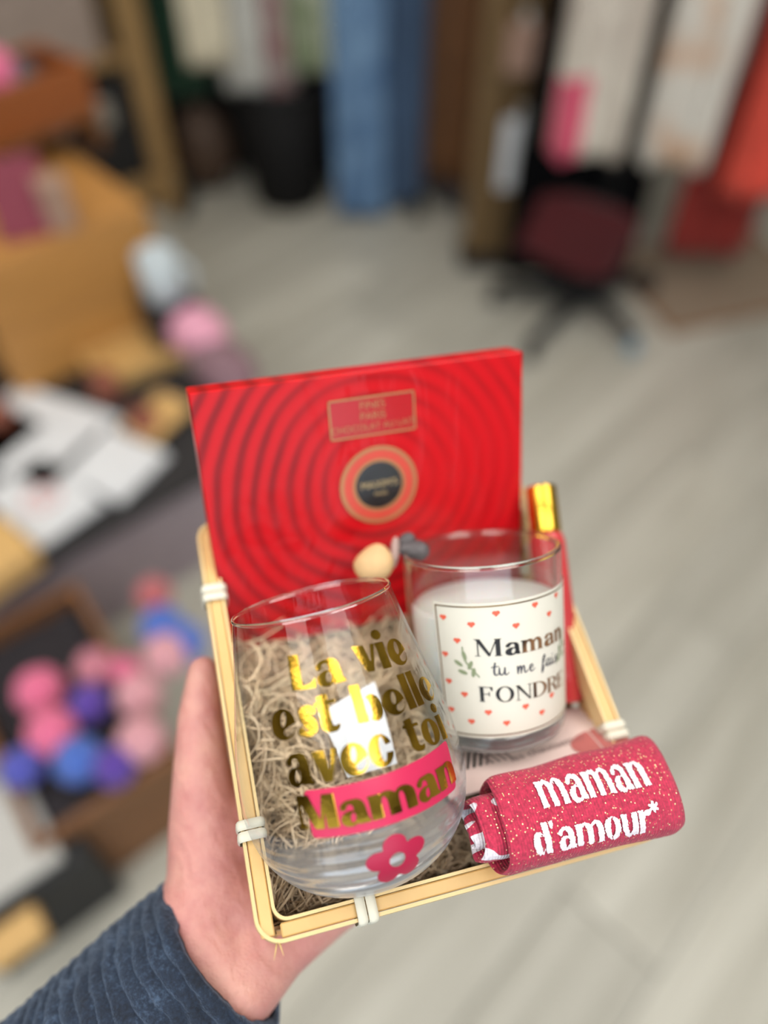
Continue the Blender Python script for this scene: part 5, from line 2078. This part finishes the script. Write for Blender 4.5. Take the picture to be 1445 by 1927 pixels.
# garment stand on castors
q = G(1093, 592, 0)
STX, STY = q.x, q.y
stand = empty('garment_stand', Matrix.Translation((STX, STY, 0)), 'black garment stand on castors at the right', 'clothes stand')
v, f = tube([(0, 0, 0.09), (0, 0, 1.62)], 0.018, 12)
mesh('pole', v, f, M['black'], stand, True)
solid_round('hub', [(0.0004, 0.07), (0.045, 0.07), (0.045, 0.11), (0.03, 0.125), (0.0004, 0.125)], None, M['black'], stand)
M['castor_blue'] = mat('pale_blue_castor', (128, 158, 176), 0.4, var=0.05)
for k_, (u, v_) in enumerate(((1000, 652), (1192, 640), (930, 545), (1225, 525))):
    e = G(u, v_, 0.05) - Vector((STX, STY, 0))
    e.z = 0.055
    vv_, ff_ = tube([(0, 0, 0.09), (e.x * 0.5, e.y * 0.5, 0.085), (e.x, e.y, 0.062)], [0.026, 0.022, 0.018], 10)
    mesh('leg', vv_, ff_, M['black'], stand, True)
    vv_, ff_ = tube([(e.x - 0.014, e.y, 0.026), (e.x + 0.014, e.y, 0.026)], [0.026, 0.026], 18)
    o = mesh('castor', vv_, ff_, M['castor_blue'] if k_ == 1 else M['black'], stand)
for sg in (-1, 1):
    v, f = tube([(0, 0, 1.55), (sg * 0.17, -0.04, 1.57), (sg * 0.34, -0.05, 1.52)], 0.012, 8)
    mesh('arm', v, f, M['black'], stand, True)
kk = NT('white_cloth_pink_print')
tc = kk.n('ShaderNodeTexCoord')
sp = kk.n('ShaderNodeSeparateXYZ')
kk.l(tc.outputs['Object'], sp.inputs[0])
fx = kk.math('LESS_THAN', kk.math('ABSOLUTE', kk.math('ADD', sp.outputs[0], 0.055)), 0.036)
fz = kk.math('LESS_THAN', sp.outputs[2], 0.74)
base = kk.ramp(kk.noise(8), [(0.35, lin((190, 178, 166))), (0.7, lin((222, 214, 200)))])
kk.set(Base_Color=kk.mix(kk.math('MULTIPLY', fx, fz), base, lin((214, 92, 118))), Roughness=0.9)
Yg = STY - 0.10
GS = 'clothes on the black stand'
hang('hanging_garment', 1025, 1165, 285, Yg, kk.m, 'white garment with a pink stripe on the black stand', 0.10, 1.52, 3, 1.0, group=GS)
hang('hanging_garment', 1195, 1325, 300, Yg - 0.02, two_tone('white_cloth_beige_print', (210, 204, 194), (204, 168, 140), 6, 0.55, 0.66), 'white garment with beige print, right one on stand', 0.10, 1.52, 3, 2.0, group=GS)
a, b = VY(945, 535, STY), VY(1180, 535, STY)
bg_ = empty('hanging_garment', Matrix.Translation(((a.x + b.x) / 2 + 0.01, STY + 0.07, 0)), 'long black garment with dark red panel on the stand', 'garment', GS)
w_ = b.x - a.x
garment('black_cloth', 0, 0, 0.13, 1.45, w_ * 1.02, w_ * 0.72, 0.14, mat('deep_black_cloth', (9, 9, 11), 0.95, var=0.1, Specular_IOR_Level=0.1), '', parent=bg_, folds=3, seed=3)
o = garment('red_panel', -0.01, -0.125, 0.21, 0.40, w_ * 0.82, w_ * 0.80, 0.055, fabric('dark_red_cloth', (74, 8, 15)), '', parent=bg_, folds=2, seed=4)
o.matrix_local = Matrix.Translation((-0.01, -0.125, 0)) @ Matrix.Translation((0, 0, 0.30)) @ Matrix.Rotation(math.radians(16), 4, 'Y') @ Matrix.Translation((0, 0, -0.30))

# coral clothes at the right edge
RG = 'red clothes at the right'
hang('hanging_garment', 1345, 1500, 360, 2.12, fabric('coral_cloth', (232, 84, 66)), 'bright coral garment cut by the right picture edge', 0.10, 1.46, 4, 1.0, group=RG)
hang('hanging_garment', 1245, 1395, 470, 2.24, fabric('brick_red_cloth', (150, 46, 38)), 'brick red garment hanging lower behind the coral one', 0.08, 1.46, 4, 2.0, group=RG)
hang('hanging_garment', 1305, 1390, 130, 2.13, fabric('rose_grey_cloth', (172, 140, 130)), 'rose-grey garment between white and coral ones', 0.06, 1.46, 4, 3.0, group=RG)
q = VY(1380, 200, 2.4)
t = empty('clothes_rail', Matrix.Translation((q.x + 0.25, 2.4, 0)), 'black metal rail carrying the red garments at right', 'clothes rail')
v, f = tube([(-0.55, 0, 1.49), (0.45, 0, 1.49)], 0.014, 10)
mesh('rail_bar', v, f, M['black'], t, True)
for x_ in (0.45,):
    v, f = tube([(x_, 0, 0.012), (x_, 0, 1.49)], 0.014, 10)
    mesh('rail_post', v, f, M['black'], t, True)
    v, f = box_geo((x_, 0, 0.008), (0.05, 0.40, 0.014))
    mesh('rail_foot', v, f, M['black'], t)
a, b = G(1270, 620, 0.01), G(1560, 560, 0.01)
fm_, L_ = yaw_frame(a, b, 0.0)
t = empty('reflection_patch', fm_, 'brown patch added as floor reflection under the red garments', 'mat')
M['reflection_brown'] = mat('brown_reflection', (150, 132, 112), 0.9, var=0.08, bump=0.3)  # flat brown sheet added to imitate a warm reflection on the floor
bevel_box('patch_body', (L_ / 2, 0.22, 0.004), (L_, 0.42, 0.007), M['reflection_brown'], t, 0.002, 1)
bevel_box('patch_border', (L_ / 2, 0.22, 0.003), (L_ + 0.04, 0.46, 0.005), M['brown_wood'], t, 0.002, 1)
